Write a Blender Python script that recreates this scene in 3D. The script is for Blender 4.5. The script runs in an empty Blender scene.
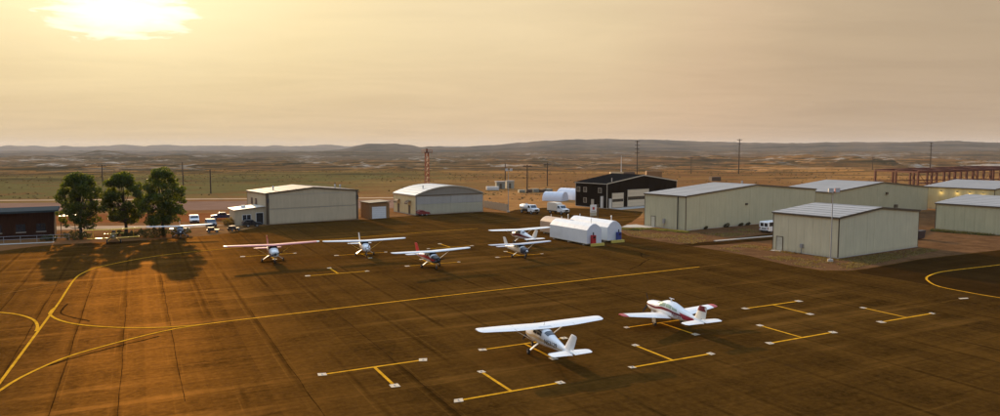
import bpy, bmesh, math, random
import numpy as np
from mathutils import Vector, Matrix
random.seed(7)
rng = np.random.default_rng(11)
R = math.radians
sc = bpy.context.scene
COL = sc.collection

# ------------------------------------------------------------------ camera
cam_d = bpy.data.cameras.new("camera")
cam = bpy.data.objects.new("camera", cam_d)
COL.objects.link(cam)
cam.location = (0, 0, 16.0)
cam.rotation_euler = (R(90 - 4.83), 0, 0)
cam_d.sensor_width = 36.0
cam_d.lens = 25.56
cam_d.clip_start = 0.5
cam_d.clip_end = 60000
sc.camera = cam

# ------------------------------------------------------------------ sky and sun
SUN_EL, SUN_AZ = 14.0, -27.8            # degrees; azimuth from +Y towards +X
sun_dir = Vector((math.sin(R(SUN_AZ)) * math.cos(R(SUN_EL)), math.cos(R(SUN_AZ)) * math.cos(R(SUN_EL)), math.sin(R(SUN_EL))))
world = bpy.data.worlds.new("World")
sc.world = world
world.use_nodes = True


class NT:
    """short-hand for node trees"""
    def __init__(s, tree):
        s.t = tree; s.n = tree.nodes; s.l = tree.links
    def node(s, typ, **kw):
        n = s.n.new(typ)
        for k, v in kw.items():
            setattr(n, k, v)
        return n
    def set(s, sock, v):
        if isinstance(v, bpy.types.NodeSocket):
            s.l.new(v, sock)
        else:
            sock.default_value = v
    def math(s, op, a, b=0.0, clamp=False):
        n = s.node('ShaderNodeMath', operation=op, use_clamp=clamp)
        s.set(n.inputs[0], a); s.set(n.inputs[1], b)
        return n.outputs[0]
    def ramp(s, fac, stops, interp='LINEAR'):
        n = s.node('ShaderNodeValToRGB')
        cr = n.color_ramp; cr.interpolation = interp
        while len(cr.elements) < len(stops):
            cr.elements.new(0.5)
        for e, (p, c) in zip(cr.elements, stops):
            e.position = p; e.color = (c[0], c[1], c[2], 1) if not isinstance(c, (int, float)) else (c, c, c, 1)
        s.set(n.inputs[0], fac)
        return n.outputs[0]
    def mix(s, fac, a, b, blend='MIX'):
        n = s.node('ShaderNodeMix', data_type='RGBA', blend_type=blend)
        n.clamp_factor = True
        s.set(n.inputs[0], fac)
        for k, v in ((6, a), (7, b)):
            if isinstance(v, tuple) and len(v) == 3:
                v = (*v, 1)
            s.set(n.inputs[k], v)
        return n.outputs[2]
    def noise(s, vec, scale, detail=4, rough=0.55, dist=0.0):
        n = s.node('ShaderNodeTexNoise')
        if vec is not None:
            s.l.new(vec, n.inputs['Vector'])
        n.inputs['Scale'].default_value = scale; n.inputs['Detail'].default_value = detail
        n.inputs['Roughness'].default_value = rough; n.inputs['Distortion'].default_value = dist
        return n.outputs[0]
    def mapping(s, vec, scale=(1, 1, 1), rot=(0, 0, 0), loc=(0, 0, 0)):
        n = s.node('ShaderNodeMapping')
        s.l.new(vec, n.inputs[0])
        n.inputs['Location'].default_value = loc; n.inputs['Rotation'].default_value = rot; n.inputs['Scale'].default_value = scale
        return n.outputs[0]


w = NT(world.node_tree)
bg = w.n["Background"]
sky = w.node('ShaderNodeTexSky', sky_type='NISHITA', sun_disc=False)
sky.sun_elevation = R(SUN_EL)
sky.sun_rotation = R(SUN_AZ)
sky.dust_density = 6.0
sky.air_density = 1.5
sky.ozone_density = 1.0
geo = w.node('ShaderNodeTexCoord')
dirv = geo.outputs['Generated']
sep = w.node('ShaderNodeSeparateXYZ'); w.l.new(dirv, sep.inputs[0])
elev = w.math('DIVIDE', w.math('ARCSINE', sep.outputs[2]), math.pi / 2)           # 0 horizon .. 1 zenith
dot = w.node('ShaderNodeVectorMath', operation='DOT_PRODUCT')
w.l.new(dirv, dot.inputs[0]); dot.inputs[1].default_value = sun_dir
ang = w.math('DIVIDE', w.math('ARCCOSINE', w.math('MINIMUM', dot.outputs['Value'], 0.99999)), math.pi)   # 0 sun .. 1 opposite
# thin high cloud, seen on a flat layer overhead
zz = w.math('ADD', w.math('MAXIMUM', sep.outputs[2], 0.0), 0.06)
cmb = w.node('ShaderNodeCombineXYZ')
w.l.new(w.math('DIVIDE', sep.outputs[0], zz), cmb.inputs[0]); w.l.new(w.math('DIVIDE', sep.outputs[1], zz), cmb.inputs[1])
cl = w.noise(w.mapping(cmb.outputs[0], (0.55, 0.9, 1), (0, 0, 0.5)), 0.9, 6, 0.6, 0.6)
cl2 = w.noise(w.mapping(dirv, (3.5, 3.5, 30), (0, 0.10, 0)), 1.6, 5, 0.6, 0.3)
ang_c = w.math('ADD', ang, w.math('MULTIPLY', w.math('SUBTRACT', cl2, 0.5), 0.030))
veil = w.ramp(ang_c, [(0.0, (.50, .445, .30)), (0.04, (.47, .40, .235)), (0.075, (.455, .37, .205)), (0.13, (.432, .345, .200)),
                      (0.20, (.395, .308, .180)), (0.245, (.345, .252, .152)), (0.28, (.275, .203, .123)), (0.40, (.215, .165, .108)), (1.0, (.18, .155, .12))])
# a bright break in the cloud just below the sun
azn = w.math('ARCTAN2', sep.outputs[0], sep.outputs[1])
da = w.math('DIVIDE', w.math('SUBTRACT', azn, R(-27.6)), R(4.5)); de = w.math('DIVIDE', w.math('SUBTRACT', w.math('ARCSINE', sep.outputs[2]), R(9.9)), R(2.6))
brk = w.math('SQRT', w.math('ADD', w.math('MULTIPLY', da, da), w.math('MULTIPLY', de, de)))
cl3 = w.noise(w.mapping(dirv, (9, 9, 42), (0, 0.12, 0)), 1.5, 6, 0.62, 0.5)
brk = w.math('ADD', brk, w.math('MULTIPLY', w.math('SUBTRACT', cl3, 0.5), 2.3))
veil = w.mix(w.ramp(brk, [(0.35, 1.0), (0.85, 0.55), (1.35, 0.0)]), veil, (.66, .63, .53))
low = w.ramp(ang, [(0.0, (.36, .27, .15)), (0.10, (.335, .242, .145)), (0.2, (.325, .230, .145)), (0.25, (.30, .207, .134)), (0.30, (.24, .172, .115)), (1.0, (.20, .165, .13))])
lowf = w.ramp(elev, [(0.0, 0.92), (0.03, 0.7), (0.09, 0.22), (0.16, 0.0)])
veil = w.mix(lowf, veil, low)
veil = w.mix(w.math('MULTIPLY', cl, 1.0), w.mix(1.0, veil, (.84, .82, .81), 'MULTIPLY'), w.mix(1.0, veil, (1.15, 1.15, 1.14), 'MULTIPLY'))
veil = w.mix(1.0, veil, (20, 20, 20), 'MULTIPLY')
thick = w.ramp(elev, [(0.0, 1.0), (0.15, 0.97), (0.32, 0.3), (0.6, 0.1), (1.0, 0.05)])
nish = w.mix(1.0, w.mix(0.3, sky.outputs[0], (6.6, 7.4, 8.8)), (2.2, 2.7, 3.3), 'MULTIPLY')   # upper sky: clear blue behind a thin white veil
w.l.new(w.mix(thick, nish, veil), bg.inputs[0])
bg.inputs[1].default_value = 0.079

sun_d = bpy.data.lights.new("sun", 'SUN')
sun_d.energy = 5.0
sun_d.angle = R(0.6)
sun_d.color = (1.0, 0.69, 0.38)
sun = bpy.data.objects.new("sun", sun_d)
COL.objects.link(sun)
sun.rotation_euler = (-sun_dir).to_track_quat('-Z', 'Y').to_euler()
sun.location = (-60, 120, 60)

sc.view_settings.view_transform = 'Standard'
sc.view_settings.look = 'None'
sc.view_settings.gamma = 1.0
sc.view_settings.use_curve_mapping = False
sc.view_settings.exposure = 0.35
sc.render.engine = 'CYCLES'
sc.cycles.use_denoising = True
sc.cycles.max_bounces = 6
sc.cycles.volume_bounces = 1
sc.cycles.transparent_max_bounces = 8


# ------------------------------------------------------------------ helpers
def link(o, parent=None):
    COL.objects.link(o)
    if parent is not None:
        o.parent = parent
    return o


def tag(o, label=None, cat=None, group=None, kind=None):
    if label: o['label'] = label
    if cat: o['category'] = cat
    if group: o['group'] = group
    if kind: o['kind'] = kind
    return o


def empty(name, loc=(0, 0, 0), rz=0.0, scale=1.0):
    o = bpy.data.objects.new(name, None)
    o.empty_display_size = 0.5
    o.location = loc; o.rotation_euler = (0, 0, rz); o.scale = (scale,) * 3
    return link(o)


class MB:
    def __init__(s):
        s.v = []; s.f = []
    def add(s, vs, fs):
        b = len(s.v)
        s.v += [tuple(map(float, p)) for p in vs]
        s.f += [tuple(b + i for i in f) for f in fs]
        return s
    def box(s, x0, x1, y0, y1, z0, z1):
        return s.add([(x0, y0, z0), (x1, y0, z0), (x1, y1, z0), (x0, y1, z0), (x0, y0, z1), (x1, y0, z1), (x1, y1, z1), (x0, y1, z1)],
                     [(0, 3, 2, 1), (4, 5, 6, 7), (0, 1, 5, 4), (1, 2, 6, 5), (2, 3, 7, 6), (3, 0, 4, 7)])
    def loft(s, rings, cap=True, closed=True):
        n = len(rings[0]); vs = [p for r in rings for p in r]; fs = []
        for i in range(len(rings) - 1):
            for j in range(n if closed else n - 1):
                k = (j + 1) % n
                fs.append((i * n + j, i * n + k, (i + 1) * n + k, (i + 1) * n + j))
        if cap and closed:
            fs.append(tuple(range(n - 1, -1, -1)))
            fs.append(tuple((len(rings) - 1) * n + j for j in range(n)))
        return s.add(vs, fs)
    def tube(s, p0, p1, r0, r1=None, n=8, cap=True):
        r1 = r0 if r1 is None else r1
        a, b = Vector(p0), Vector(p1); d = (b - a).normalized()
        u = d.orthogonal().normalized(); v = d.cross(u)
        ring = lambda c, r: [c + (u * math.cos(2 * math.pi * i / n) + v * math.sin(2 * math.pi * i / n)) * r for i in range(n)]
        return s.loft([ring(a, r0), ring(b, r1)], cap)
    def bar(s, p0, p1, wx, wy):
        a, b = Vector(p0), Vector(p1); d = (b - a).normalized()
        u = d.cross(Vector((0, 0, 1)))
        u = Vector((1, 0, 0)) if u.length < 1e-4 else u.normalized()
        v = d.cross(u)
        ring = lambda c: [c + u * (i * wx / 2) + v * (j * wy / 2) for i, j in ((-1, -1), (1, -1), (1, 1), (-1, 1))]
        return s.loft([ring(a), ring(b)])
    def prism(s, poly, y0, y1):           # polygon in x,z extruded along y
        return s.loft([[(x, y0, z) for x, z in poly], [(x, y1, z) for x, z in poly]])
    def build(s, name, mat, parent=None, smooth=False, bevel=0.0, fix=True):
        me = bpy.data.meshes.new(name)
        me.from_pydata(s.v, [], s.f)
        if fix:
            bm = bmesh.new(); bm.from_mesh(me)
            bmesh.ops.recalc_face_normals(bm, faces=bm.faces)
            bm.to_mesh(me); bm.free()
        if smooth:
            me.polygons.foreach_set('use_smooth', [True] * len(me.polygons))
        me.materials.append(mat)
        o = bpy.data.objects.new(name, me)
        link(o, parent)
        if smooth:
            m = o.modifiers.new('edge', 'EDGE_SPLIT'); m.split_angle = R(42)
        if bevel:
            m = o.modifiers.new('bevel', 'BEVEL'); m.width = bevel; m.segments = 2; m.limit_method = 'ANGLE'
        return o


MATS = {}


def mat(name, col, rough=0.6, var=0.12, scale=3.0, spec=0.4, metal=0.0, bump=0.0, bscale=40.0, tint=None, trans=0.0, emit=None, stretch=(1, 1, 1), coat=0.0):
    """procedural material: base colour broken by two noises, optional relief"""
    if name in MATS:
        return MATS[name]
    m = bpy.data.materials.new(name); m.use_nodes = True
    t = NT(m.node_tree); b = t.n["Principled BSDF"]
    co = t.node('ShaderNodeTexCoord').outputs['Object']
    if stretch != (1, 1, 1):
        co = t.mapping(co, stretch)
    n1 = t.noise(co, scale, 6, 0.6)
    n2 = t.noise(co, scale * 6.3, 4, 0.6)
    f = t.math('ADD', t.math('MULTIPLY', n1, 0.65), t.math('MULTIPLY', n2, 0.35))
    f = t.ramp(f, [(0.32, 0.0), (0.68, 1.0)])
    lo = tuple(max(0, c * (1 - var)) for c in col); hi = tuple(min(1, c * (1 + var)) for c in (tint or col))
    c = t.mix(f, lo, hi)
    t.l.new(c, b.inputs['Base Color'])
    t.l.new(t.ramp(f, [(0, max(0.02, rough - 0.08)), (1, min(1, rough + 0.08))]), b.inputs['Roughness'])
    b.inputs['Specular IOR Level'].default_value = spec
    b.inputs['Metallic'].default_value = metal
    if coat:
        b.inputs['Coat Weight'].default_value = coat
    if trans:
        b.inputs['Transmission Weight'].default_value = trans
    if bump:
        bn = t.node('ShaderNodeBump'); bn.inputs['Strength'].default_value = bump; bn.inputs['Distance'].default_value = 0.02
        t.l.new(t.noise(co, bscale, 5, 0.6), bn.inputs['Height']); t.l.new(bn.outputs[0], b.inputs['Normal'])
    if emit:
        b.inputs['Emission Color'].default_value = (*emit[0], 1); b.inputs['Emission Strength'].default_value = emit[1]
    MATS[name] = m
    return m


def siding(name, col, rib=3.3, axis=0, var=0.07, rough=0.5, spec=0.3):
    """painted profiled sheet metal: fine vertical ribs as relief, dirt streaks running down"""
    if name in MATS:
        return MATS[name]
    m = bpy.data.materials.new(name); m.use_nodes = True
    t = NT(m.node_tree); b = t.n["Principled BSDF"]
    co = t.node('ShaderNodeTexCoord').outputs['Object']
    st = t.noise(t.mapping(co, (1.6, 1.6, 0.16)), 1.5, 6, 0.65)
    bl = t.noise(co, 0.35, 4, 0.6)
    f = t.ramp(t.math('ADD', t.math('MULTIPLY', st, 0.6), t.math('MULTIPLY', bl, 0.4)), [(0.35, 0.0), (0.66, 1.0)])
    c = t.mix(f, tuple(x * (1 - var * 1.6) for x in col), tuple(min(1, x * (1 + var)) for x in col))
    sx = t.node('ShaderNodeSeparateXYZ'); t.l.new(co, sx.inputs[0])
    # splashed dust along the foot of the wall
    foot = t.ramp(t.math('ADD', sx.outputs[2], t.math('MULTIPLY', st, 0.9)), [(0.35, 0.35), (1.3, 0.0)])
    c = t.mix(foot, c, (.26, .17, .09) if col[0] > .1 else (.05, .03, .016))
    t.l.new(c, b.inputs['Base Color'])
    b.inputs['Roughness'].default_value = rough
    b.inputs['Specular IOR Level'].default_value = spec
    wv = t.node('ShaderNodeTexWave', wave_type='BANDS', bands_direction='X', wave_profile='SIN')
    t.l.new(t.mapping(co, (1, 1, 1) if axis == 0 else (1, 1, 1), (0, 0, 0 if axis == 0 else R(90))), wv.inputs['Vector'])
    wv.inputs['Scale'].default_value = rib / math.pi * 1.57
    h = t.ramp(wv.outputs[0], [(0.72, 0.0), (0.86, 1.0)])
    bn = t.node('ShaderNodeBump'); bn.inputs['Strength'].default_value = 0.5; bn.inputs['Distance'].default_value = 0.03
    t.l.new(h, bn.inputs['Height']); t.l.new(bn.outputs[0], b.inputs['Normal'])
    MATS[name] = m
    return m


WHITE = mat('white_paint', (.78, .78, .76), 0.32, 0.04, 1.5, 0.5, coat=0.2)
CREAM = mat('cream_paint', (.74, .70, .60), 0.35, 0.05, 1.5)
RED = mat('red_paint', (.42, .02, .025), 0.35, 0.12, 2)
DRED = mat('dark_red_paint', (.16, .015, .02), 0.35, 0.12, 2)
BLUE = mat('blue_paint', (.03, .05, .22), 0.35, 0.12, 2)
YELP = mat('yellow_plane_paint', (.80, .46, .025), 0.4, 0.1, 2)
PINK = mat('faded_pink_paint', (.62, .21, .20), 0.35, 0.06, 1.2)
BLACK = mat('black_paint', (.015, .015, .016), 0.4, 0.2, 4)
RUBBER = mat('rubber', (.018, .017, .016), 0.8, 0.2, 8)
GLASS = mat('cabin_glass', (.018, .024, .032), 0.08, 0.2, 1, spec=0.9)
GREENGLASS = mat('green_tint_glass', (.30, .40, .30), 0.12, 0.1, 1, spec=0.8)
STEEL = mat('bare_metal', (.42, .41, .39), 0.35, 0.1, 6, metal=0.8)
GALV = mat('galvanised_metal', (.36, .36, .36), 0.5, 0.14, 3, metal=0.5)
CONC = mat('concrete', (.42, .38, .32), 0.9, 0.2, 1.2, spec=.1, bump=0.3)
WOODP = mat('pole_wood', (.07, .045, .028), 0.9, 0.25, 5, stretch=(3, 3, .3))
RUST = mat('rusty_steel', (.13, .045, .025), 0.8, 0.3, 2.5)
TOWER = mat('tower_orange', (.36, .09, .03), 0.6, 0.15, 2)
DARKWALL = siding('dark_brown_siding', (.020, .014, .0095), 3.3, spec=0.0)
TANTRIM = mat('tan_trim', (.42, .37, .28), 0.5, 0.06, 1)
BROWNTRIM = mat('brown_trim', (.10, .07, .04), 0.5, 0.1, 1)


# ------------------------------------------------------------------ ground and terrain
def vnoise(x, y, seed):
    """vectorised value noise"""
    xi = np.floor(x).astype(np.int64); yi = np.floor(y).astype(np.int64)
    fx = x - xi; fy = y - yi
    fx = fx * fx * (3 - 2 * fx); fy = fy * fy * (3 - 2 * fy)
    def h(a, b):
        n = (a * 374761393 + b * 668265263 + seed * 974634777) & 0x7fffffff
        n = ((n ^ (n >> 13)) * 1274126177) & 0x7fffffff
        return ((n ^ (n >> 16)) & 0xffff) / 65535.0
    return (h(xi, yi) * (1 - fx) + h(xi + 1, yi) * fx) * (1 - fy) + (h(xi, yi + 1) * (1 - fx) + h(xi + 1, yi + 1) * fx) * fy


def fbm(x, y, wl, seed, octv=5, ridged=False):
    tot = np.zeros_like(x); amp = 1.0; s = 0
    for o in range(octv):
        n = vnoise(x / wl + 31.7 * o, y / wl - 17.3 * o, seed + o)
        n = 1 - np.abs(2 * n - 1) if ridged else n
        tot += amp * n; s += amp; amp *= 0.5; wl *= 0.48
    return tot / s


# crest lines of the hills: azimuth in degrees from north (+Y), crest height in metres
def crest(tab, az):
    return np.interp(az, [a for a, _ in tab], [z for _, z in tab])


FAR = [(-60, 45), (-40, 40), (-35.2, 38), (-34.8, 56), (-34.3, 46), (-32.5, 38), (-30, 48), (-27, 60), (-24, 52), (-21, 58), (-18, 50), (-15.7, 56), (-13.6, 72), (-12, 52), (-6, 42), (0, 38), (10, 38), (25, 44), (34, 38), (60, 44)]
MESA = [(-60, -20), (-14, -20), (-12.4, 6), (-11.2, 40), (-10.6, 53), (-8.2, 52), (-7.3, 40), (-6.4, 20), (-4, 22), (-2.4, 26), (0, 44), (2.4, 68), (4.8, 82), (8, 92), (11.9, 87), (15.7, 72), (19.4, 60), (22.9, 52), (26, 54), (29.4, 56), (32.4, 62), (35.2, 52), (60, 70)]
MID = [(-60, -18), (-35, -20), (-32, -19), (-30.6, -6), (-29.6, 8), (-28.8, 10), (-27.6, -1), (-25.6, -14), (-23.6, -7), (-22.2, -3), (-20, -1), (-15.7, 1), (-12.7, 3), (-8, 0), (-4, -1), (0, 2), (8, 8), (16, 4), (35, 6), (60, 4)]


def terrain_z(x, y):
    r = np.hypot(x, y); az = np.degrees(np.arctan2(x, y))
    sm = lambda a, b, t: (lambda q: q * q * (3 - 2 * q))(np.clip((t - a) / (b - a), 0, 1))
    base = -13 * sm(480, 1500, r) - 12 * sm(1500, 3200, r)
    n1 = fbm(x, y, 420, 3, 5) - 0.5
    n2 = fbm(x, y, 160, 9, 5, True) - 0.6
    z = base + sm(420, 900, r) * (n1 * 28 + n2 * 26) * (1 + 0.5 * sm(1500, 6000, r))
    er = fbm(x, y, 900, 21, 6, True) - 0.62
    for tab, rr, wd, ag in ((MID, 2800, 700, 22), (MESA, 6200, 2300, 80), (FAR, 12600, 1500, 90)):
        jag = {2800: 7, 6200: 12, 12600: 48}[rr]
        c = crest(tab, az) + (fbm(az * 1.0, np.full_like(az, rr * .01), .7, 40 + ag, 4) - .5) * jag
        rc = rr * (1 + 0.05 * np.sin(az * 0.21 + rr))
        prof = np.exp(-np.abs((r - rc) / wd) ** 1.7)
        hgt = (c + 25) * prof - 25 + (er * ag) * prof * (1 - prof ** 6)
        z = np.maximum(z, hgt)
    return z


def make_ground():
    azf = np.concatenate([np.arange(-180, -44, 4.0), np.arange(-44, 44.01, 0.125), np.arange(48, 180, 4.0)])
    rad = np.concatenate([np.array([3, 20, 60, 120, 200, 300]), np.geomspace(400, 15400, 190)])
    A, Rr = np.meshgrid(np.radians(azf), rad)
    X = Rr * np.sin(A); Y = Rr * np.cos(A)
    Z = np.where(Rr < 420, 0.0, terrain_z(X, Y))
    nr, na = X.shape
    vs = np.stack([X, Y, Z], -1).reshape(-1, 3)
    vs = np.vstack([vs, [[0, 0, 0]]])
    idx = np.arange(nr * na).reshape(nr, na)
    a = idx[:-1, :]; b = idx[1:, :]
    q = np.stack([a, np.roll(a, -1, 1), np.roll(b, -1, 1), b], -1).reshape(-1, 4)
    faces = [tuple(int(k) for k in f[::-1]) for f in q] + [(nr * na, int(idx[0, (j + 1) % na]), int(idx[0, j])) for j in range(na)]
    faces = [f[::-1] if len(f) == 3 else f for f in faces]
    me = bpy.data.meshes.new('ground')
    me.from_pydata(vs.tolist(), [], faces)
    bm = bmesh.new(); bm.from_mesh(me)
    bmesh.ops.recalc_face_normals(bm, faces=bm.faces)
    bm.faces.ensure_lookup_table()
    if bm.faces[0].normal.z < 0:
        bmesh.ops.reverse_faces(bm, faces=bm.faces)
    bm.to_mesh(me); bm.free()
    me.polygons.foreach_set('use_smooth', [True] * len(me.polygons))
    m = bpy.data.materials.new('desert_ground'); m.use_nodes = True
    t = NT(m.node_tree); b = t.n["Principled BSDF"]
    co = t.node('ShaderNodeTexCoord').outputs['Object']
    sx = t.node('ShaderNodeSeparateXYZ'); t.l.new(co, sx.inputs[0])
    ln = t.node('ShaderNodeVectorMath', operation='LENGTH'); t.l.new(co, ln.inputs[0]); dist = ln.outputs['Value']
    big = t.noise(co, 0.0011, 6, 0.62); mid = t.noise(co, 0.006, 6, 0.62, 0.4); fine = t.noise(co, 0.05, 6, 0.65); grit = t.noise(co, 0.5, 5, 0.7)
    dirt = t.mix(fine, (.15, .063, .022), (.30, .132, .047))
    grass = t.mix(t.ramp(mid, [(.38, 0.0), (.60, 1.0)]), (.16, .084, .029), (.42, .205, .064))
    scrub = t.mix(fine, (.075, .062, .020), (.19, .150, .052))
    grey = t.mix(fine, (.075, .060, .038), (.24, .178, .112))
    pale = t.mix(fine, (.28, .24, .19), (.42, .37, .30))
    c = t.mix(t.ramp(t.math('ADD', t.math('MULTIPLY', fine, .5), t.math('MULTIPLY', mid, .5)), [(.42, 0.0), (.58, 1.0)]), dirt, grass)
    # a belt of green scrub beyond the runway, thinning towards the east
    west = t.ramp(t.math('ADD', t.math('DIVIDE', sx.outputs[0], 500.0), t.math('MULTIPLY', mid, .3)), [(0.0, 1.0), (.18, 0.12)])
    belt = t.math('MULTIPLY', t.ramp(t.math('ADD', t.math('DIVIDE', dist, 1000.0), t.math('MULTIPLY', fine, .1)), [(.27, 0.0), (.33, 1.0), (.50, 1.0), (.62, .25)]), west)
    c = t.mix(t.math('MULTIPLY', belt, t.ramp(fine, [(.34, .4), (.5, 1.0)])), c, scrub)
    # further out: grey-brown badland, washes of dark scrub, pale outcrops
    farf = t.math('MULTIPLY', t.ramp(t.math('DIVIDE', dist, 4000.0), [(.14, 0.0), (.34, .8), (1.0, .9)]), t.ramp(big, [(.38, .35), (.52, 1.0)]))
    c = t.mix(t.math('MULTIPLY', farf, t.math('ADD', t.math('MULTIPLY', west, .6), .4)), c, grey)
    wash = t.noise(t.mapping(co, (.0022, .0060, 1)), 1.0, 6, .66, .6)
    c = t.mix(t.math('MULTIPLY', t.ramp(t.math('DIVIDE', dist, 1000.0), [(.35, 0.0), (.6, 1.0)]), t.ramp(wash, [(.47, 0.0), (.56, .92)])), c, (.036, .034, .020))
    wash2 = t.noise(t.mapping(co, (.010, .022, 1), (0, 0, .4)), 1.0, 6, .68, .8)
    c = t.mix(t.math('MULTIPLY', t.ramp(t.math('DIVIDE', dist, 1000.0), [(.25, 0.0), (.45, 1.0)]), t.ramp(wash2, [(.52, 0.0), (.60, .7)])), c, (.040, .036, .018))
    out = t.math('MULTIPLY', t.ramp(t.math('DIVIDE', dist, 4000.0), [(.14, 0.0), (.2, 1.0), (.7, 1.0), (1.0, 0.0)]), t.ramp(t.math('ADD', t.math('MULTIPLY', mid, .6), t.math('MULTIPLY', fine, .4)), [(.545, 0.0), (.60, .9)]))
    c = t.mix(out, c, pale)
    hill = t.ramp(t.math('DIVIDE', dist, 10000.0), [(.17, 0.0), (.34, .9)])
    c = t.mix(hill, c, t.mix(t.ramp(t.noise(co, 0.0028, 6, .66), [(.4, 0.0), (.6, 1.0)]), (.030, .034, .030), (.145, .108, .074)))
    c = t.mix(t.ramp(grit, [(.35, .35), (.6, 0.0)]), c, (.06, .04, .022))
    t.l.new(c, b.inputs['Base Color'])
    b.inputs['Roughness'].default_value = 1.0; b.inputs['Specular IOR Level'].default_value = 0.0
    bn = t.node('ShaderNodeBump'); bn.inputs['Strength'].default_value = 0.6; bn.inputs['Distance'].default_value = 0.35
    t.l.new(t.math('ADD', grit, t.math('MULTIPLY', fine, 3.0)), bn.inputs['Height']); t.l.new(bn.outputs[0], b.inputs['Normal'])
    me.materials.append(m)
    return tag(link(bpy.data.objects.new('ground', me)), kind='structure')


ground = make_ground()
GRID = R(27.0)                             # direction of the apron's parking grid
gu = Vector((math.cos(GRID), math.sin(GRID), 0)); gv = Vector((-math.sin(GRID), math.cos(GRID), 0))


def sheet(name, pts, z, m, parent=None):
    me = bpy.data.meshes.new(name)
    bm = bmesh.new()
    f = bm.faces.new([bm.verts.new((x, y, z)) for x, y in pts])
    f.normal_update()
    if f.normal.z < 0: f.normal_flip()
    bmesh.ops.triangulate(bm, faces=bm.faces)
    bm.to_mesh(me); bm.free()
    me.materials.append(m)
    return link(bpy.data.objects.new(name, me), parent)


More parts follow.
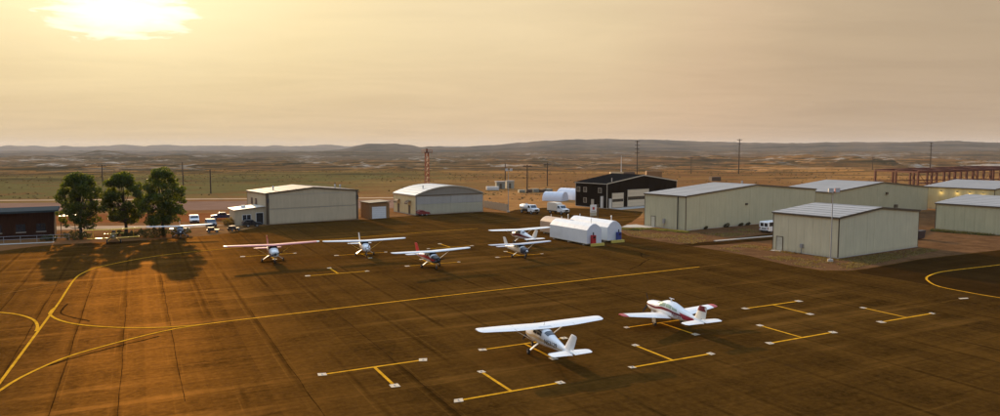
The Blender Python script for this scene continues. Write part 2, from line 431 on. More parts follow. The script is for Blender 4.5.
def asphalt(name, c0, c1, dust, rough=0.5, wear=1.0):
    m = bpy.data.materials.new(name); m.use_nodes = True
    t = NT(m.node_tree); b = t.n["Principled BSDF"]
    co = t.mapping(t.node('ShaderNodeTexCoord').outputs['Object'], (1, 1, 1), (0, 0, -GRID))
    big = t.noise(co, 0.035, 5, 0.6); mid = t.noise(co, 0.22, 6, 0.65, .3); fine = t.noise(co, 2.2, 6, 0.7); grit = t.noise(co, 28, 4, 0.7)
    lane = t.noise(t.mapping(co, (0.55, 0.02, 1)), 1.0, 5, 0.62)          # long wear along the paving lanes
    cross = t.noise(t.mapping(co, (0.018, 0.35, 1)), 1.0, 5, 0.62)         # drag marks across them
    f = t.math('ADD', t.math('ADD', t.math('MULTIPLY', lane, .3), t.math('MULTIPLY', cross, .32)), t.math('MULTIPLY', mid, .38))
    # every paving lane has a tone of its own
    su = t.node('ShaderNodeSeparateXYZ'); t.l.new(co, su.inputs[0])
    wn = t.node('ShaderNodeTexWhiteNoise', noise_dimensions='1D'); t.l.new(t.math('FLOOR', t.math('DIVIDE', t.math('ADD', su.outputs[0], t.math('MULTIPLY', fine, .15)), 3.66)), wn.inputs['W'])
    f = t.math('ADD', f, t.math('MULTIPLY', t.math('SUBTRACT', wn.outputs['Value'], .5), .09))
    f = t.ramp(f, [(.38, 0.0), (.62, 1.0)])
    c = t.mix(f, c0, c1)
    c = t.mix(t.math('MULTIPLY', t.ramp(fine, [(.42, 0.0), (.72, .32)]), wear), c, dust)
    c = t.mix(t.math('MULTIPLY', t.ramp(t.math('ADD', t.math('MULTIPLY', cross, .5), t.math('MULTIPLY', big, .5)), [(.53, 0.0), (.63, .5)]), wear), c, dust)
    c = t.mix(t.ramp(t.math('ADD', t.math('MULTIPLY', mid, .6), t.math('MULTIPLY', fine, .4)), [(.30, .4), (.40, 0.0)]), c, tuple(x * .5 for x in c0))
    # worn seams between the lanes, and pale scuffs across them
    br = t.noise(t.mapping(co, (.4, .06, 1)), 1.0, 5, .65)
    sd = t.math('ABSOLUTE', t.math('SUBTRACT', t.math('FRACT', t.math('DIVIDE', t.math('ADD', t.math('ADD', su.outputs[0], 10.85), t.math('MULTIPLY', fine, .12)), 3.66)), .5))
    c = t.mix(t.math('MULTIPLY', t.ramp(sd, [(.015, .55), (.065, 0.0)]), t.math('MULTIPLY', t.ramp(br, [(.40, 0.0), (.60, 1.0)]), wear)), c, tuple(x * .55 for x in c0))
    c = t.mix(t.math('MULTIPLY', t.ramp(sd, [(.09, 0.0), (.11, .30), (.135, 0.0)]), t.math('MULTIPLY', t.ramp(br, [(.45, 0.0), (.62, 1.0)]), wear)), c, dust)
    bx = t.noise(t.mapping(co, (.05, .3, 1)), 1.0, 5, .65)
    cd = t.math('ABSOLUTE', t.math('SUBTRACT', t.math('FRACT', t.math('ADD', t.math('DIVIDE', su.outputs[1], 6.1), t.math('MULTIPLY', bx, .5))), .5))
    c = t.mix(t.math('MULTIPLY', t.ramp(cd, [(.006, .34), (.018, 0.0)]), t.math('MULTIPLY', t.ramp(bx, [(.45, 0.0), (.6, 1.0)]), wear)), c, dust)
    streak = t.noise(t.mapping(co, (.10, 2.2, 1)), 1.0, 5, .6)
    c = t.mix(t.math('MULTIPLY', t.ramp(streak, [(.52, 0.0), (.72, .45)]), wear), c, tuple(x * .7 for x in c0))
    # broken oil spots
    vo = t.node('ShaderNodeTexVoronoi'); t.l.new(t.mapping(co, (.16, .16, 1)), vo.inputs['Vector']); vo.inputs['Scale'].default_value = 1.0
    c = t.mix(t.math('MULTIPLY', t.ramp(t.math('ADD', vo.outputs['Distance'], t.math('MULTIPLY', fine, .22)), [(.17, .55), (.22, 0.0)]), t.ramp(big, [(.45, 0.0), (.55, 1.0)])), c, tuple(x * .4 for x in c0))
    t.l.new(c, b.inputs['Base Color'])
    t.l.new(t.math('ADD', t.math('MULTIPLY', mid, .22), rough - 0.11), b.inputs['Roughness'])
    b.inputs['Specular IOR Level'].default_value = 0.0
    gl = t.node('ShaderNodeBsdfGlossy'); gl.inputs['Roughness'].default_value = .55
    t.l.new(t.mix(1.0, c, (2.2, 2.05, 1.8), 'MULTIPLY'), gl.inputs['Color'])
    mx = t.node('ShaderNodeMixShader'); mx.inputs[0].default_value = .12
    t.l.new(b.outputs[0], mx.inputs[1]); t.l.new(gl.outputs[0], mx.inputs[2]); t.l.new(mx.outputs[0], t.n['Material Output'].inputs[0])
    bn = t.node('ShaderNodeBump'); bn.inputs['Strength'].default_value = 0.25; bn.inputs['Distance'].default_value = 0.010
    t.l.new(t.math('ADD', grit, t.math('MULTIPLY', fine, 1.5)), bn.inputs['Height']); t.l.new(bn.outputs[0], b.inputs['Normal']); t.l.new(bn.outputs[0], gl.inputs['Normal'])
    return m


APRON = asphalt('apron_asphalt', (.027, .0128, .0028), (.071, .0335, .0066), (.145, .071, .0160), 0.80)
NEWER = asphalt('newer_asphalt', (.021, .0102, .0026), (.040, .0190, .0046), (.070, .033, .009), 0.8, 0.6)
apron = sheet('apron', [(-150, -60), (-120, 60), (-84, 96), (-77.9, 109.7), (-76.2, 114.2), (-73.7, 117.2), (-63.9, 121.7), (-54.4, 127.9), (-51.4, 133.2), (-48.3, 147), (-40, 153.5), (-28.7, 159.5),
                        (-25.9, 163.3), (-19.6, 168.4), (-4.3, 178.4), (1.5, 175.5), (4, 184), (12.0, 190.5), (28.2, 187.0), (36, 178), (33.1, 166.9), (28.6, 153.3), (23.0, 139.9), (23.4, 128.7), (27.0, 122), (31.1, 115.4), (34.5, 110),
                        (37.2, 104.6), (38.6, 99.5), (39.9, 95.6), (42.2, 92.2), (45.5, 91.9), (49.0, 93.6), (60.8, 101.7), (78.7, 110.8), (93.7, 117.8), (170, 155), (170, -60)], 0.012, APRON)
tag(apron, kind='structure')
sheet('newer_asphalt_patch', [(46.5, 91.8), (49.3, 93.4), (60.7, 101.3), (78.6, 110.4), (93.6, 117.4), (169, 153.8), (120, 60), (56.2, 70.2), (53.9, 75.4), (50.8, 81.0), (48.4, 86.3), (46.3, 89.6)], 0.018, NEWER, apron)
# taxi road, dirt shoulders and drives
ROADM = mat('worn_pink_pavement', (.20, .115, .072), 0.95, 0.13, 0.05, spec=0.0, tint=(.23, .135, .09))
DIRTM = mat('red_dirt', (.20, .07, .022), 0.95, 0.25, 0.08, spec=0.0, bump=0.4, bscale=3)
PATHM = mat('pale_gravel', (.42, .28, .165), 0.95, 0.15, 0.1, spec=0.0, bump=0.4, bscale=6)


def strip(c, d, L, wd):
    c = Vector(c); d = Vector(d).normalized(); n = Vector((-d.y, d.x))
    return [tuple(c - d * L + n * wd), tuple(c + d * L + n * wd), tuple(c + d * L - n * wd), tuple(c - d * L - n * wd)]


tag(sheet('runway', strip((-145, 190), (1.0, .13), 118, 16), 0.014, ROADM), kind='structure')
tag(sheet('dirt_shoulder', [(-200, 136), (-90, 150), (-51.5, 156.5), (-40, 170), (-60, 176), (-200, 160)], 0.010, DIRTM), kind='structure')
tag(sheet('gravel_road', [(-200, 120), (-90, 137.6), (-60.5, 143.2), (-57, 147.5), (-92, 144.5), (-200, 130)], 0.020, PATHM), kind='structure')
tag(sheet('gravel_track', strip((-170, 215), (1.0, .1), 165, 2.2), 0.020, PATHM), kind='structure')
tag(sheet('hangar_drive', [(31.4, 115.2), (37.2, 117.2), (52, 125.5), (58, 129.5), (55, 134.2), (48.5, 130.5), (36.5, 121.0), (30.0, 117.6)], 0.016, NEWER), kind='structure')
kerb = MB().loft([[(36.8 + dx, 121.4 + dy, 0.0) for dx, dy in ((0, 0), (.3, -.55))] + [(37.1, 120.85, .14), (36.8, 121.4, .14)],
                  [(54.2, 130.9, 0), (54.5, 130.35, 0), (54.5, 130.35, .14), (54.2, 130.9, .14)]]).build('kerb', CONC)
tag(kerb, kind='structure')
tag(sheet('doorway_slab', [(31.5, 143.2), (28.6, 148.3), (26.5, 147.2), (24.6, 143.2), (29.6, 141.6)], 0.024, CONC), kind='structure')
tag(sheet('hangar_forecourt', [(29.0, 187.2), (36, 192.9), (48, 202.1), (50, 199), (39, 190), (31.6, 184.2)], 0.026, CONC), kind='structure')
tag(sheet('walkway', [(-92, 112.2), (-82, 117.0), (-75.8, 119.6), (-76.2, 120.6), (-82.4, 118.3), (-92.6, 113.8)], 0.022, CONC), kind='structure')

# painted markings
YEL = mat('yellow_road_paint', (.47, .225, .012), 0.9, 0.3, 1.6, spec=0.0, tint=(.60, .30, .02))
YELF = mat('faded_yellow_paint', (.16, .08, .018), 0.9, 0.45, 1.2, spec=0.0)
PADM = mat('anchor_pad_concrete', (.50, .40, .27), 0.95, 0.25, 1.5)
TAR = mat('crack_seal_tar', (.016, .0078, .0022), 1.0, 0.3, 2, spec=0.0)


def smooth_path(pts, step=1.0):
    P = [Vector((x, y)) for x, y in pts]
    out = []
    for i in range(len(P) - 1):
        p0 = P[max(i - 1, 0)]; p1 = P[i]; p2 = P[i + 1]; p3 = P[min(i + 2, len(P) - 1)]
        n = max(2, int((p2 - p1).length / step))
        for k in range(n):
            t = k / n
            out.append(0.5 * (2 * p1 + (p2 - p0) * t + (2 * p0 - 5 * p1 + 4 * p2 - p3) * t * t + (3 * p1 - p0 - 3 * p2 + p3) * t ** 3))
    out.append(P[-1])
    return out


def ribbon(name, pts, wd, z, m, parent, step=1.0, jit=0.0):
    P = smooth_path(pts, step) if len(pts) > 2 or step < 50 else [Vector(p) for p in pts]
    vs, fs = [], []
    for i, p in enumerate(P):
        d = (P[min(i + 1, len(P) - 1)] - P[max(i - 1, 0)]).normalized(); n = Vector((-d.y, d.x))
        a = wd / 2 * (1 + random.uniform(-jit, jit)); b_ = wd / 2 * (1 + random.uniform(-jit, jit))
        o = random.uniform(-jit, jit) * wd * .5
        vs += [(p.x + n.x * (a + o), p.y + n.y * (a + o), z), (p.x - n.x * (b_ - o), p.y - n.y * (b_ - o), z)]
        if i: fs.append((2 * i - 2, 2 * i - 1, 2 * i + 1, 2 * i))
    return MB().add(vs, fs).build(name, m, parent)


LINES = [
    [(-32.2, 40.0), (-33.1, 45.9), (-33.5, 48.5), (-33.3, 53.0), (-32.0, 56.5), (-29.6, 60.9), (-27.0, 63.4), (-23.2, 65.8), (-17.7, 69.0), (-9.5, 73.9), (2.2, 80.6), (12.3, 86.4), (26.9, 94.8)],
    [(-30.6, 39.3), (-34.3, 47.6), (-44.7, 70.3), (-48.7, 78.7), (-51.8, 85.3), (-53.5, 90.0), (-53.9, 95.5), (-50.9, 104.5), (-43.8, 112.0), (-29.8, 123.2), (-16.9, 132.6), (-4.4, 140.6)],
    [(-44.7, 70.3), (-43.6, 67.6), (-40.9, 64.9), (-37.6, 63.1), (-33.3, 62.2), (-29.6, 62.4), (-27.0, 63.4)],
    [(-54, 69.0), (-48.7, 68.1), (-46.0, 67.0), (-43.4, 65.0), (-41.5, 62.6), (-40.6, 61.0)],
    [(77.4, 100.8), (68.6, 96.4), (58.7, 91.7), (55.4, 89.5), (52.7, 86.7), (51.4, 84.0), (50.8, 81.0), (52.0, 77.6), (53.5, 74.9), (58, 69)],
]
for i, L in enumerate(LINES):
    ribbon('painted_line', L, 0.24 if i != 1 else 0.21, 0.030 + 0.004 * i, YEL, apron)
ribbon('painted_line', [(26.9, 94.8), (29, 96.0), (32.0, 97.8)], 0.18, 0.030, YELF, apron)
ribbon('painted_line', [(-56, 74.4), (-53.2, 80.4), (-52.2, 84.0)], 0.18, 0.026, YELF, apron)


def tiedown(c, stem, L=7.6, S=4.6, ang=GRID, m=None, pads=True):
    """T-shaped parking mark: a bar along the grid, a stem square to it, anchor pads at the ends"""
    m = m or YEL
    c = Vector(c); u = Vector((math.cos(ang), math.sin(ang))); v = Vector((-u.y, u.x)) * stem
    ends = [c - u * L / 2, c + u * L / 2, c + v * S]
    vs = []; fs = []
    hw = 0.115
    for a, b in ((ends[0], ends[1]), (c + v * hw, ends[2])):
        d = (b - a).normalized(); n = Vector((-d.y, d.x)) * hw
        k = len(vs); vs += [(p.x, p.y, 0.034) for p in (a + n, b + n, b - n, a - n)]; fs.append((k, k + 1, k + 2, k + 3))
    MB().add(vs, fs).build('tie_down_marking', m, apron)
    if pads:
        for e in ends:
            a = ang + random.uniform(-.2, .2); s = random.uniform(.26, .38)
            poly = [(e.x + math.cos(a + q) * s * 1.3 * random.uniform(.8, 1.15), e.y + math.sin(a + q) * s * 1.3 * random.uniform(.8, 1.15)) for q in (.7, 2.2, 3.8, 5.4)]
            sheet('anchor_pad', poly, 0.040, PADM, apron)
            MB().tube((e.x, e.y, .03), (e.x, e.y, .10), .06, .05, 8).build('anchor_ring', GALV, apron)


for c, s in [((-9.2, 50.8), -1), ((0.75, 45.6), 1), ((2.0, 57.0), -1), ((13.05, 52.45), 1), ((14.7, 64.0), -1), ((27.85, 71.5), -1),
             ((25.55, 58.9), 1), ((38.5, 66.0), 1), ((-20.7, 89.7), 1), ((-9.2, 97.1), 1), ((3.0, 104.9), 1), ((-21.0, 106.6), -1), ((-34.6, 105.5), -1), ((-8.0, 113.7), 1)]:
    tiedown(c, s)
sheet('anchor_pad', [(48.8, 74.2), (49.9, 74.5), (50.0, 74.9), (48.9, 74.7)], 0.040, PADM, apron)
# sealed paving joints running along the lanes and a few cracks
for i, (k, a, b) in enumerate([(-12.0, 30, 95), (-8.3, 26, 90), (-4.6, 24, 100), (-1.0, 30, 104), (2.7, 34, 92), (-15.7, 32, 88), (-19.4, 35, 100), (6.4, 40, 84), (10.1, 44, 98), (17.4, 30, 70), (24.7, 28, 66)]):
    o = Vector((-9, 0))
    pts = []
    q = a
    while q < b:
        pts.append((o.x + gu.x * k + gv.x * q + random.uniform(-.05, .05), o.y + gu.y * k + gv.y * q)); q += 3.0
    ribbon('joint_seal', pts, 0.05 if i < 7 else 0.04, 0.022, TAR, apron, 0.7, 0.55)
for pts in ([(21.5, 101.2), (20.9, 104), (21.6, 107.5), (20.6, 110.5)], [(-44.5, 72), (-43.3, 69), (-42, 67.2), (-38, 64.6)], [(17, 92.5), (19, 96), (20.3, 99), (21.5, 101.2)], [(-33.6, 50.4), (-31.6, 55.2), (-29, 59.3)]):
    ribbon('crack_seal', pts, 0.16, 0.026, TAR, apron, 0.6, 0.6)



# ------------------------------------------------------------------ hangars
def gable(x, L, h, rise):
    return h + rise * (1 - abs(x - L / 2) / (L / 2))


def panel_wall(parent, name, n, L, m, top, place, gap=0.012, th=0.05):
    """a wall of separate sheet panels; place(x, depth, z) maps wall coordinates to the hangar frame"""
    for i in range(n):
        x0 = L * i / n + (gap if i else 0); x1 = L * (i + 1) / n - (gap if i < n - 1 else 0)
        pr = random.uniform(0, 0.012)
        zt = [top(x0), top(x1)]
        xm = L / 2
        outline = [(x0, 0.0), (x1, 0.0), (x1, zt[1])] + ([(xm, top(xm))] if x0 + 1e-3 < xm < x1 - 1e-3 else []) + [(x0, zt[0])]
        MB().loft([[place(x, -pr, z) for x, z in outline], [place(x, th, z) for x, z in outline]]).build(name, m, parent)


def hangar(name, label, loc, ang, L, D, h, rise, wallm, roofm, trimm, np_front=14, np_side=8, trim_front=True, side_door=None, arch=0.0, overh=0.18):
    """gabled sheet-metal hangar; local x along the long gabled face, y into depth, origin at the near corner"""
    o = empty(name, (*loc, 0), R(ang))
    tag(o, label, 'hangar', 'sheet metal hangars around the apron')
    top = (lambda x: gable(x, L, h, rise)) if not arch else (lambda x: h + arch * (1 - ((x - L / 2) / (L / 2)) ** 2))
    MB().box(-.06, L + .06, -.06, D + .06, -0.3, 0.10).build('footing', CONC, o)
    if not arch:
        panel_wall(o, 'wall_panel', np_front, L, wallm, top, lambda x, d, z: (x, d, max(z, .1)))
    # left side (x = 0) and the two hidden sides
    panel_wall(o, 'wall_panel', np_side, D, MATS.get(wallm.name + '_side', wallm), lambda x: h, lambda x, d, z: (d, D - x, max(z, .1)))
    MB().box(L - .05, L, .05, D, .1, h).build('wall', wallm, o)
    prof = [(x, top(x)) for x in ([0, L / 2, L] if not arch else [L * k / 24 for k in range(25)])]
    MB().prism([(0.05, .1), (L - .06, .1)] + [(min(max(x, .05), L - .06), z) for x, z in prof[::-1]], D - .05, D).build('back_wall', wallm, o)
    # roof shell with overhang
    ex = [(-overh, prof[0][1] - overh * (prof[1][1] - prof[0][1]) / (prof[1][0] - prof[0][0]))] + prof[1:-1] + [(L + overh, prof[-1][1] - overh * (prof[-2][1] - prof[-1][1]) / (prof[-1][0] - prof[-2][0]))]
    poly = [(x, z + .02) for x, z in ex] + [(x, z + .10) for x, z in ex[::-1]]
    rf = MB().prism(poly, -overh, D + overh).build('roof', roofm, o)
    # raised seams on the roof
    for x in np.arange(1.0, L - .5, 1.9 if not arch else 1.2):
        z = top(x) + .10
        MB().box(x - .025, x + .025, -overh + .01, D + overh - .01, z - .01, z + .045).build('roof_seam', roofm, rf)
    # trim: gable edge, eaves, corners
    g = MB()
    for (xa, za), (xb, zb) in zip(ex[:-1], ex[1:]):
        g.loft([[(xa, -overh - .02, za - .16), (xb, -overh - .02, zb - .16), (xb, -overh - .02, zb + .13), (xa, -overh - .02, za + .13)],
                [(xa, -overh + .015, za - .16), (xb, -overh + .015, zb - .16), (xb, -overh + .015, zb + .13), (xa, -overh + .015, za + .13)]])
    g.build('gable_trim', trimm, o)
    MB().box(-overh - .06, -overh + .02, -overh, D + overh, ex[0][1] - .17, ex[0][1] + .02).build('gutter', trimm, o)
    for (x, y) in ((0, 0), (0, D), (L, 0)):
        MB().box(x - .035, x + .10 if x == 0 else x + .035, y - .035 if y == 0 else y - .1, y + .10 if y == 0 else y + .035, .1, h - .05).build('corner_trim', trimm, o)
    return o, top


def side_door(o, y0, y1, z1, m, frame):
    """personnel door on the left side (x = 0)"""
    d = MB().box(-.085, -.03, y0, y1, .12, z1).build('door', m, o)
    f = MB()
    for a in (y0 - .1, y1):
        f.box(-.10, -.02, a, a + .1, .1, z1 + .1)
    f.box(-.10, -.02, y0, y1, z1, z1 + .1).build('door_frame', frame, d)
    MB().tube((-.14, y0 + .15, 1.1), (-.085, y0 + .15, 1.1), .04, .04, 8).build('handle', STEEL, d)
    MB().box(-1.3, -.02, y0 - .3, y1 + .3, -.1, .05).build('door_step', CONC, o)


ROOFW = mat('white_roof_sheet', (.30, .29, .27), 0.55, 0.16, 0.5, spec=0.3, stretch=(1, .25, 1))
ROOFT = mat('tan_roof_sheet', (.33, .28, .235), 0.6, 0.14, 0.5, spec=.2)
ROOFK = mat('black_roof_sheet', (.012, .011, .011), 0.9, 0.2, 1.5, spec=0.0)
S_A = siding('grey_beige_siding', (.49, .395, .255)); MATS[S_A.name + '_side'] = siding('grey_beige_siding_ribs', (.49, .395, .255), axis=1)
S_B = siding('grey_green_siding', (.43, .40, .29)); MATS[S_B.name + '_side'] = siding('straw_siding', (.66, .53, .27), axis=1)
S_D = siding('pale_green_siding', (.53, .48, .30)); MATS[S_D.name + '_side'] = siding('pale_green_siding_ribs', (.53, .48, .30), axis=1)
S_E = siding('ivory_siding', (.64, .565, .365)); MATS[S_E.name + '_side'] = siding('ivory_siding_ribs', (.64, .565, .365), axis=1)
S_F = siding('olive_cream_siding', (0.444, 0.406, 0.256)); MATS[S_F.name + '_side'] = siding('olive_cream_siding_ribs', (0.444, 0.406, 0.256), axis=1)
S_G = siding('butter_siding', (0.58, 0.478, 0.244)); MATS[S_G.name + '_side'] = siding('butter_siding_ribs', (0.58, 0.478, 0.244), axis=1)
S_H = siding('light_olive_siding', (0.504, 0.461, 0.279)); MATS[S_H.name + '_side'] = siding('light_olive_siding_ribs', (0.504, 0.461, 0.279), axis=1)
MATS[DARKWALL.name + '_side'] = siding('dark_brown_siding_ribs', (.020, .014, .0095), axis=1, spec=0.0)
DOORW = mat('white_door', (.66, .66, .64), 0.5, 0.06, 2)

# long grey hangar with a two-leaf folding door, and its low annex
o, top = hangar('hangar', 'long grey beige hangar with two-panel folding door and low annex', (-48.7, 147.4), 36.0, 20.6, 13.0, 6.55, 0.95, S_A, ROOFT, BROWNTRIM, 8, 5)
dm = siding('folding_door_skin', (.53, .43, .28), 2.2)
for k, (z0, z1) in enumerate(((.14, 3.3), (3.36, 6.25))):
    d = MB().box(.55, 20.1, -.20, -.10, z0, z1).build('folding_door_leaf', dm, o)
    MB().box(.55, 20.1, -.235, -.20, z1 - .12, z1).build('door_rail', TANTRIM, d)
for x in (.25, 20.35):
    MB().box(x - .22, x + .22, -.24, -.06, .1, 6.5).build('door_jamb', BROWNTRIM, o)
for x in (.25, 20.35):
    MB().box(x - .2, x + .2, -.5, -.24, 4.6, 5.5).build('wall_lamp', mat('lamp_housing', (.06, .05, .045), .5), o)
for x, y in ((3.2, 5), (16.5, 3), (19, 6)):
    MB().tube((x, y, top(x) + .1), (x, y, top(x) + .75), .14, .14, 10).tube((x, y, top(x) + .75), (x, y, top(x) + .95), .24, .12, 10).build('roof_vent', GALV, o)
MB().box(-.07, -.02, 6.0, 7.2, 3.8, 5.2).build('window', GLASS, o)
MB().box(-.07, -.02, 9.0, 10.2, 3.8, 5.2).build('window', GLASS, o)
an = empty('annex', (-54.45, 145.2, 0), R(30)); tag(an, 'low grey lean-to annex with dark windows beside the folding-door hangar', 'annex')
MB().prism([(0, 0), (6.1, 0), (6.1, 3.75), (0, 3.2)], 0, 6.5).build('wall', S_A, an)
MB().prism([(-.3, 3.2), (6.3, 3.8), (6.3, 3.92), (-.3, 3.32)], -.3, 6.8).build('roof', mat('pale_annex_roof', (.55, .50, .42), .5), an)
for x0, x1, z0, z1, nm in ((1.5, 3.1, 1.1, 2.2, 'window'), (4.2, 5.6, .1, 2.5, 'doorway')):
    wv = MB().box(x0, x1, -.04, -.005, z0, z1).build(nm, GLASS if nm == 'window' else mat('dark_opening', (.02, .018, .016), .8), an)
    fr = MB()
    for a, b_, c_, d_ in ((x0 - .08, x0, z0, z1), (x1, x1 + .08, z0, z1), (x0 - .08, x1 + .08, z1, z1 + .08)):
        fr.box(a, b_, -.07, -.005, c_, d_)
    fr.build('frame', WHITE, wv)
    if nm == 'window':
        MB().box((x0 + x1) / 2 - .03, (x0 + x1) / 2 + .03, -.06, -.045, z0, z1).build('mullion', WHITE, wv)
MB().tube((2.2, 3.0, 3.4), (2.2, 3.0, 4.0), .5, .45, 14).build('roof_cooler', WHITE, an)

# arched hangar
o, top = hangar('hangar', 'arched-roof hangar with straw coloured side and wide grey green door', (-20.1, 168.8), 33, 18.8, 12.5, 4.75, 0.5, S_B, mat('arched_roof_sheet', (.56, .55, .53), 0.4, 0.12, 0.4, metal=.2), TANTRIM, 8, 6, arch=1.95)
NG = 20
gw = [(.05, 4.6), (18.75, 4.6)] + [(18.75 - 18.7 * k / NG, top(18.75 - 18.7 * k / NG) - .02) for k in range(NG + 1)]
MB().prism(gw, 0, .06).build('gable_infill', mat('arched_gable_sheet', (.24, .21, .165), .6, .12, 1.2), o)
for i in range(4):
    d = MB().box(.15 + i * 4.63, .15 + (i + 1) * 4.63 - .03, -.16 + .05 * (i % 2), -.10 + .05 * (i % 2), .14, 2.5).build('door_panel', S_B, o)
    d = MB().box(.15 + i * 4.63, .15 + (i + 1) * 4.63 - .03, -.17 + .05 * (i % 2), -.10 + .05 * (i % 2), 2.53, 4.55).build('door_panel', siding('grey_door_siding', (.38, .36, .32), 2.2), o)
MB().box(-.1, 18.9, -.3, -.02, 4.56, 4.72).build('door_track', BROWNTRIM, o)
aw = mat('brown_awning', (.15, .09, .045), .8, .2, 2)
for y in (3.4, 9.6):
    rings = [[(-1.0 * math.sin(t) - .03, y + dy, 2.5 + .85 * math.cos(t)) for t in np.linspace(0, math.pi / 2, 7)] for dy in (-.9, -.5, 0, .5, .9)]
    a_ = MB().loft(rings, closed=False).build('door_awning', aw, o)
    a_.modifiers.new('thick', 'SOLIDIFY').thickness = .04
    MB().box(-.07, -.02, y - .5, y + .5, .1, 2.2).build('door', BROWNTRIM, o)
MB().tube((4, 4, top(4)), (4, 4, top(4) + .8), .13, .13, 8).build('roof_vent', GALV, o)

# brown shed with a white roll-up door
o = empty('garage_shed', (-29.3, 159.6, 0), R(33)); tag(o, 'small brown wooden shed with a white roll-up door beside the arched hangar', 'shed')
SHEDM = mat('brown_plank', (.24, .125, .045), .85, .2, 2, stretch=(4, 4, .4))
for i in (0, 10, 11):
    MB().box(i * .39 + .005, (i + 1) * .39 - .005, -.03 - .01 * (i % 2), 0, .05, 3.55).build('plank', SHEDM, o)
MB().box(.39, 3.9, -.03, 0, 2.75, 3.55).build('lintel_board', SHEDM, o)
for i in range(13):
    MB().box(-.03 - .012 * (i % 2), 0, i * .42 + .005, (i + 1) * .42 - .005, .05, 3.55).build('plank', SHEDM, o)
MB().box(0, 4.68, 0, 5.46, 0, 3.55).build('wall', SHEDM, o)
MB().prism([(-.2, 3.55), (4.9, 3.75), (4.9, 3.9), (-.2, 3.7)], -.25, 5.7).build('roof', BROWNTRIM, o)
for i in range(6):
    MB().box(.45, 3.85, -.028, .0 + .001, .06 + i * .448, .06 + (i + 1) * .448 - .02).build('door_slat', DOORW, o)

# dark brown workshop hangar
o, top = hangar('hangar', 'dark brown workshop hangar with black roof and two pale bay doors', (28.3, 187.4), 37.5, 28.6, 12.0, 6.6, 1.95, DARKWALL, ROOFK, TANTRIM, 12, 6)
BAY = mat('pale_bay_door', (.56, .48, .35), .55, .07, 1)
for x0, x1, z1 in ((2.0, 6.2, 3.9), (8.0, 16.4, 4.6)):
    n = 5
    for i in range(n):
        dz = (z1 - .15) / n
        dk = i == 2
        MB().box(x0, x1, -.10, -.04, .15 + i * dz, .15 + (i + 1) * dz - .025).build('door_section', mat('bay_door_window_band', (.03, .028, .026), .3) if dk else BAY, o)
    fr = MB()
    for a in (x0 - .14, x1):
        fr.box(a, a + .14, -.12, -.03, .1, z1 + .14)
    fr.box(x0, x1, -.12, -.03, z1, z1 + .14).build('bay_door_frame', TANTRIM, o)
for y, z0 in ((2.6, 4.1), (8.2, 4.1), (8.2, 1.2), (10.8, 4.1)):
    f = MB().box(-.06, -.025, y - .55, y + .55, z0, z0 + 1.2).build('window', mat('dim_window', (.10, .085, .06), .25, .2, 1), o)
    fr = MB(); fr.box(-.08, -.02, y - .63, y - .55, z0 - .08, z0 + 1.28).box(-.08, -.02, y + .55, y + .63, z0 - .08, z0 + 1.28).box(-.08, -.02, y - .55, y + .55, z0 - .08, z0).box(-.08, -.02, y - .55, y + .55, z0 + 1.2, z0 + 1.28).build('frame', TANTRIM, f)
MB().box(-.09, -.02, 4.8, 5.8, .1, 2.2).build('door', TANTRIM, o)
MB().box(.6, 1.25, -.5, -.06, .1, 2.6).build('electric_cabinet', mat('cabinet_ivory', (.6, .57, .5), .5), o)
MB().box(-.5, -.05, 1.2, 1.9, .1, 3.2).build('utility_box', mat('cabinet_ivory', (.6, .57, .5), .5), o)
MB().tube((2.4, .6, top(2.4)), (2.4, .6, top(2.4) + 1.1), .12, .12, 8).build('roof_vent', GALV, o)

# green-ivory hangars on the right
HANGARS = [
    ('widest pale green hangar with dark downpipe and small white side door', (36.0, 136.9), 34, 43.0, 11.0, 6.7, 1.6, S_D, 22, 7),
    ('ivory hangar with ribbed panels behind the floodlight pole', (49.1, 102.2), 33, 22.2, 11.0, 5.95, 0.95, S_E, 12, 8),
    ('olive cream hangar half hidden behind the ivory hangar', (76.0, 162.0), 32.5, 42.0, 15.0, 5.9, 1.75, S_F, 16, 6),
    ('butter yellow hangar with lit wall lamps below the rusty steel frame', (122.2, 175.0), 32, 34.0, 17.0, 5.8, 1.4, S_G, 12, 8),
    ('light olive hangar with white roof across the dirt yard from the ivory hangar', (93.6, 127.8), 33, 26.0, 14.0, 5.2, 1.2, S_H, 10, 8),
]
HOBJ = []
for lab, loc, ang, L, D, h, rise, sm_, nf, ns in HANGARS:
    o, top = hangar('hangar', lab, loc, ang, L, D, h, rise, sm_, ROOFW, BROWNTRIM, nf, ns)
    HOBJ.append((o, top))
o = HOBJ[0][0]
side_door(o, 8.0, 9.0, 2.15, mat('cream_door', (.50, .46, .34), .6), BROWNTRIM)
MB().tube((-.12, 2.0, .1), (-.12, 2.0, 6.5), .09, .09, 8).build('downpipe', BLACK, o)
MB().box(-.35, -.03, 5.2, 5.7, 1.0, 1.9).tube((-.2, 5.45, .1), (-.2, 5.45, 1.0), .06, .06, 6).build('meter_box', GALV, o)
MB().box(18, 18.6, -.25, -.02, 4.2, 4.6).build('wall_lamp', BROWNTRIM, o)
MB().tube((22, 4, HOBJ[0][1](22)), (22, 4, HOBJ[0][1](22) + .7), .18, .18, 10).build('roof_vent', GALV, o)
o = HOBJ[1][0]
side_door(o, 9.2, 10.2, 2.15, mat('cream_door', (.50, .46, .34), .6), BROWNTRIM)
MB().box(-.35, -.03, 5.6, 6.0, .9, 1.5).tube((-.2, 5.8, .1), (-.2, 5.8, .9), .06, .06, 6).build('meter_box', GALV, o)
o = HOBJ[2][0]
MB().box(22, 22.7, -.35, -.02, 4.6, 5.2).build('wall_lamp', BROWNTRIM, o)
MB().box(26, 27, -.5, -.02, 1.2, 2.0).build('wall_vent', BROWNTRIM, o)
o = HOBJ[3][0]
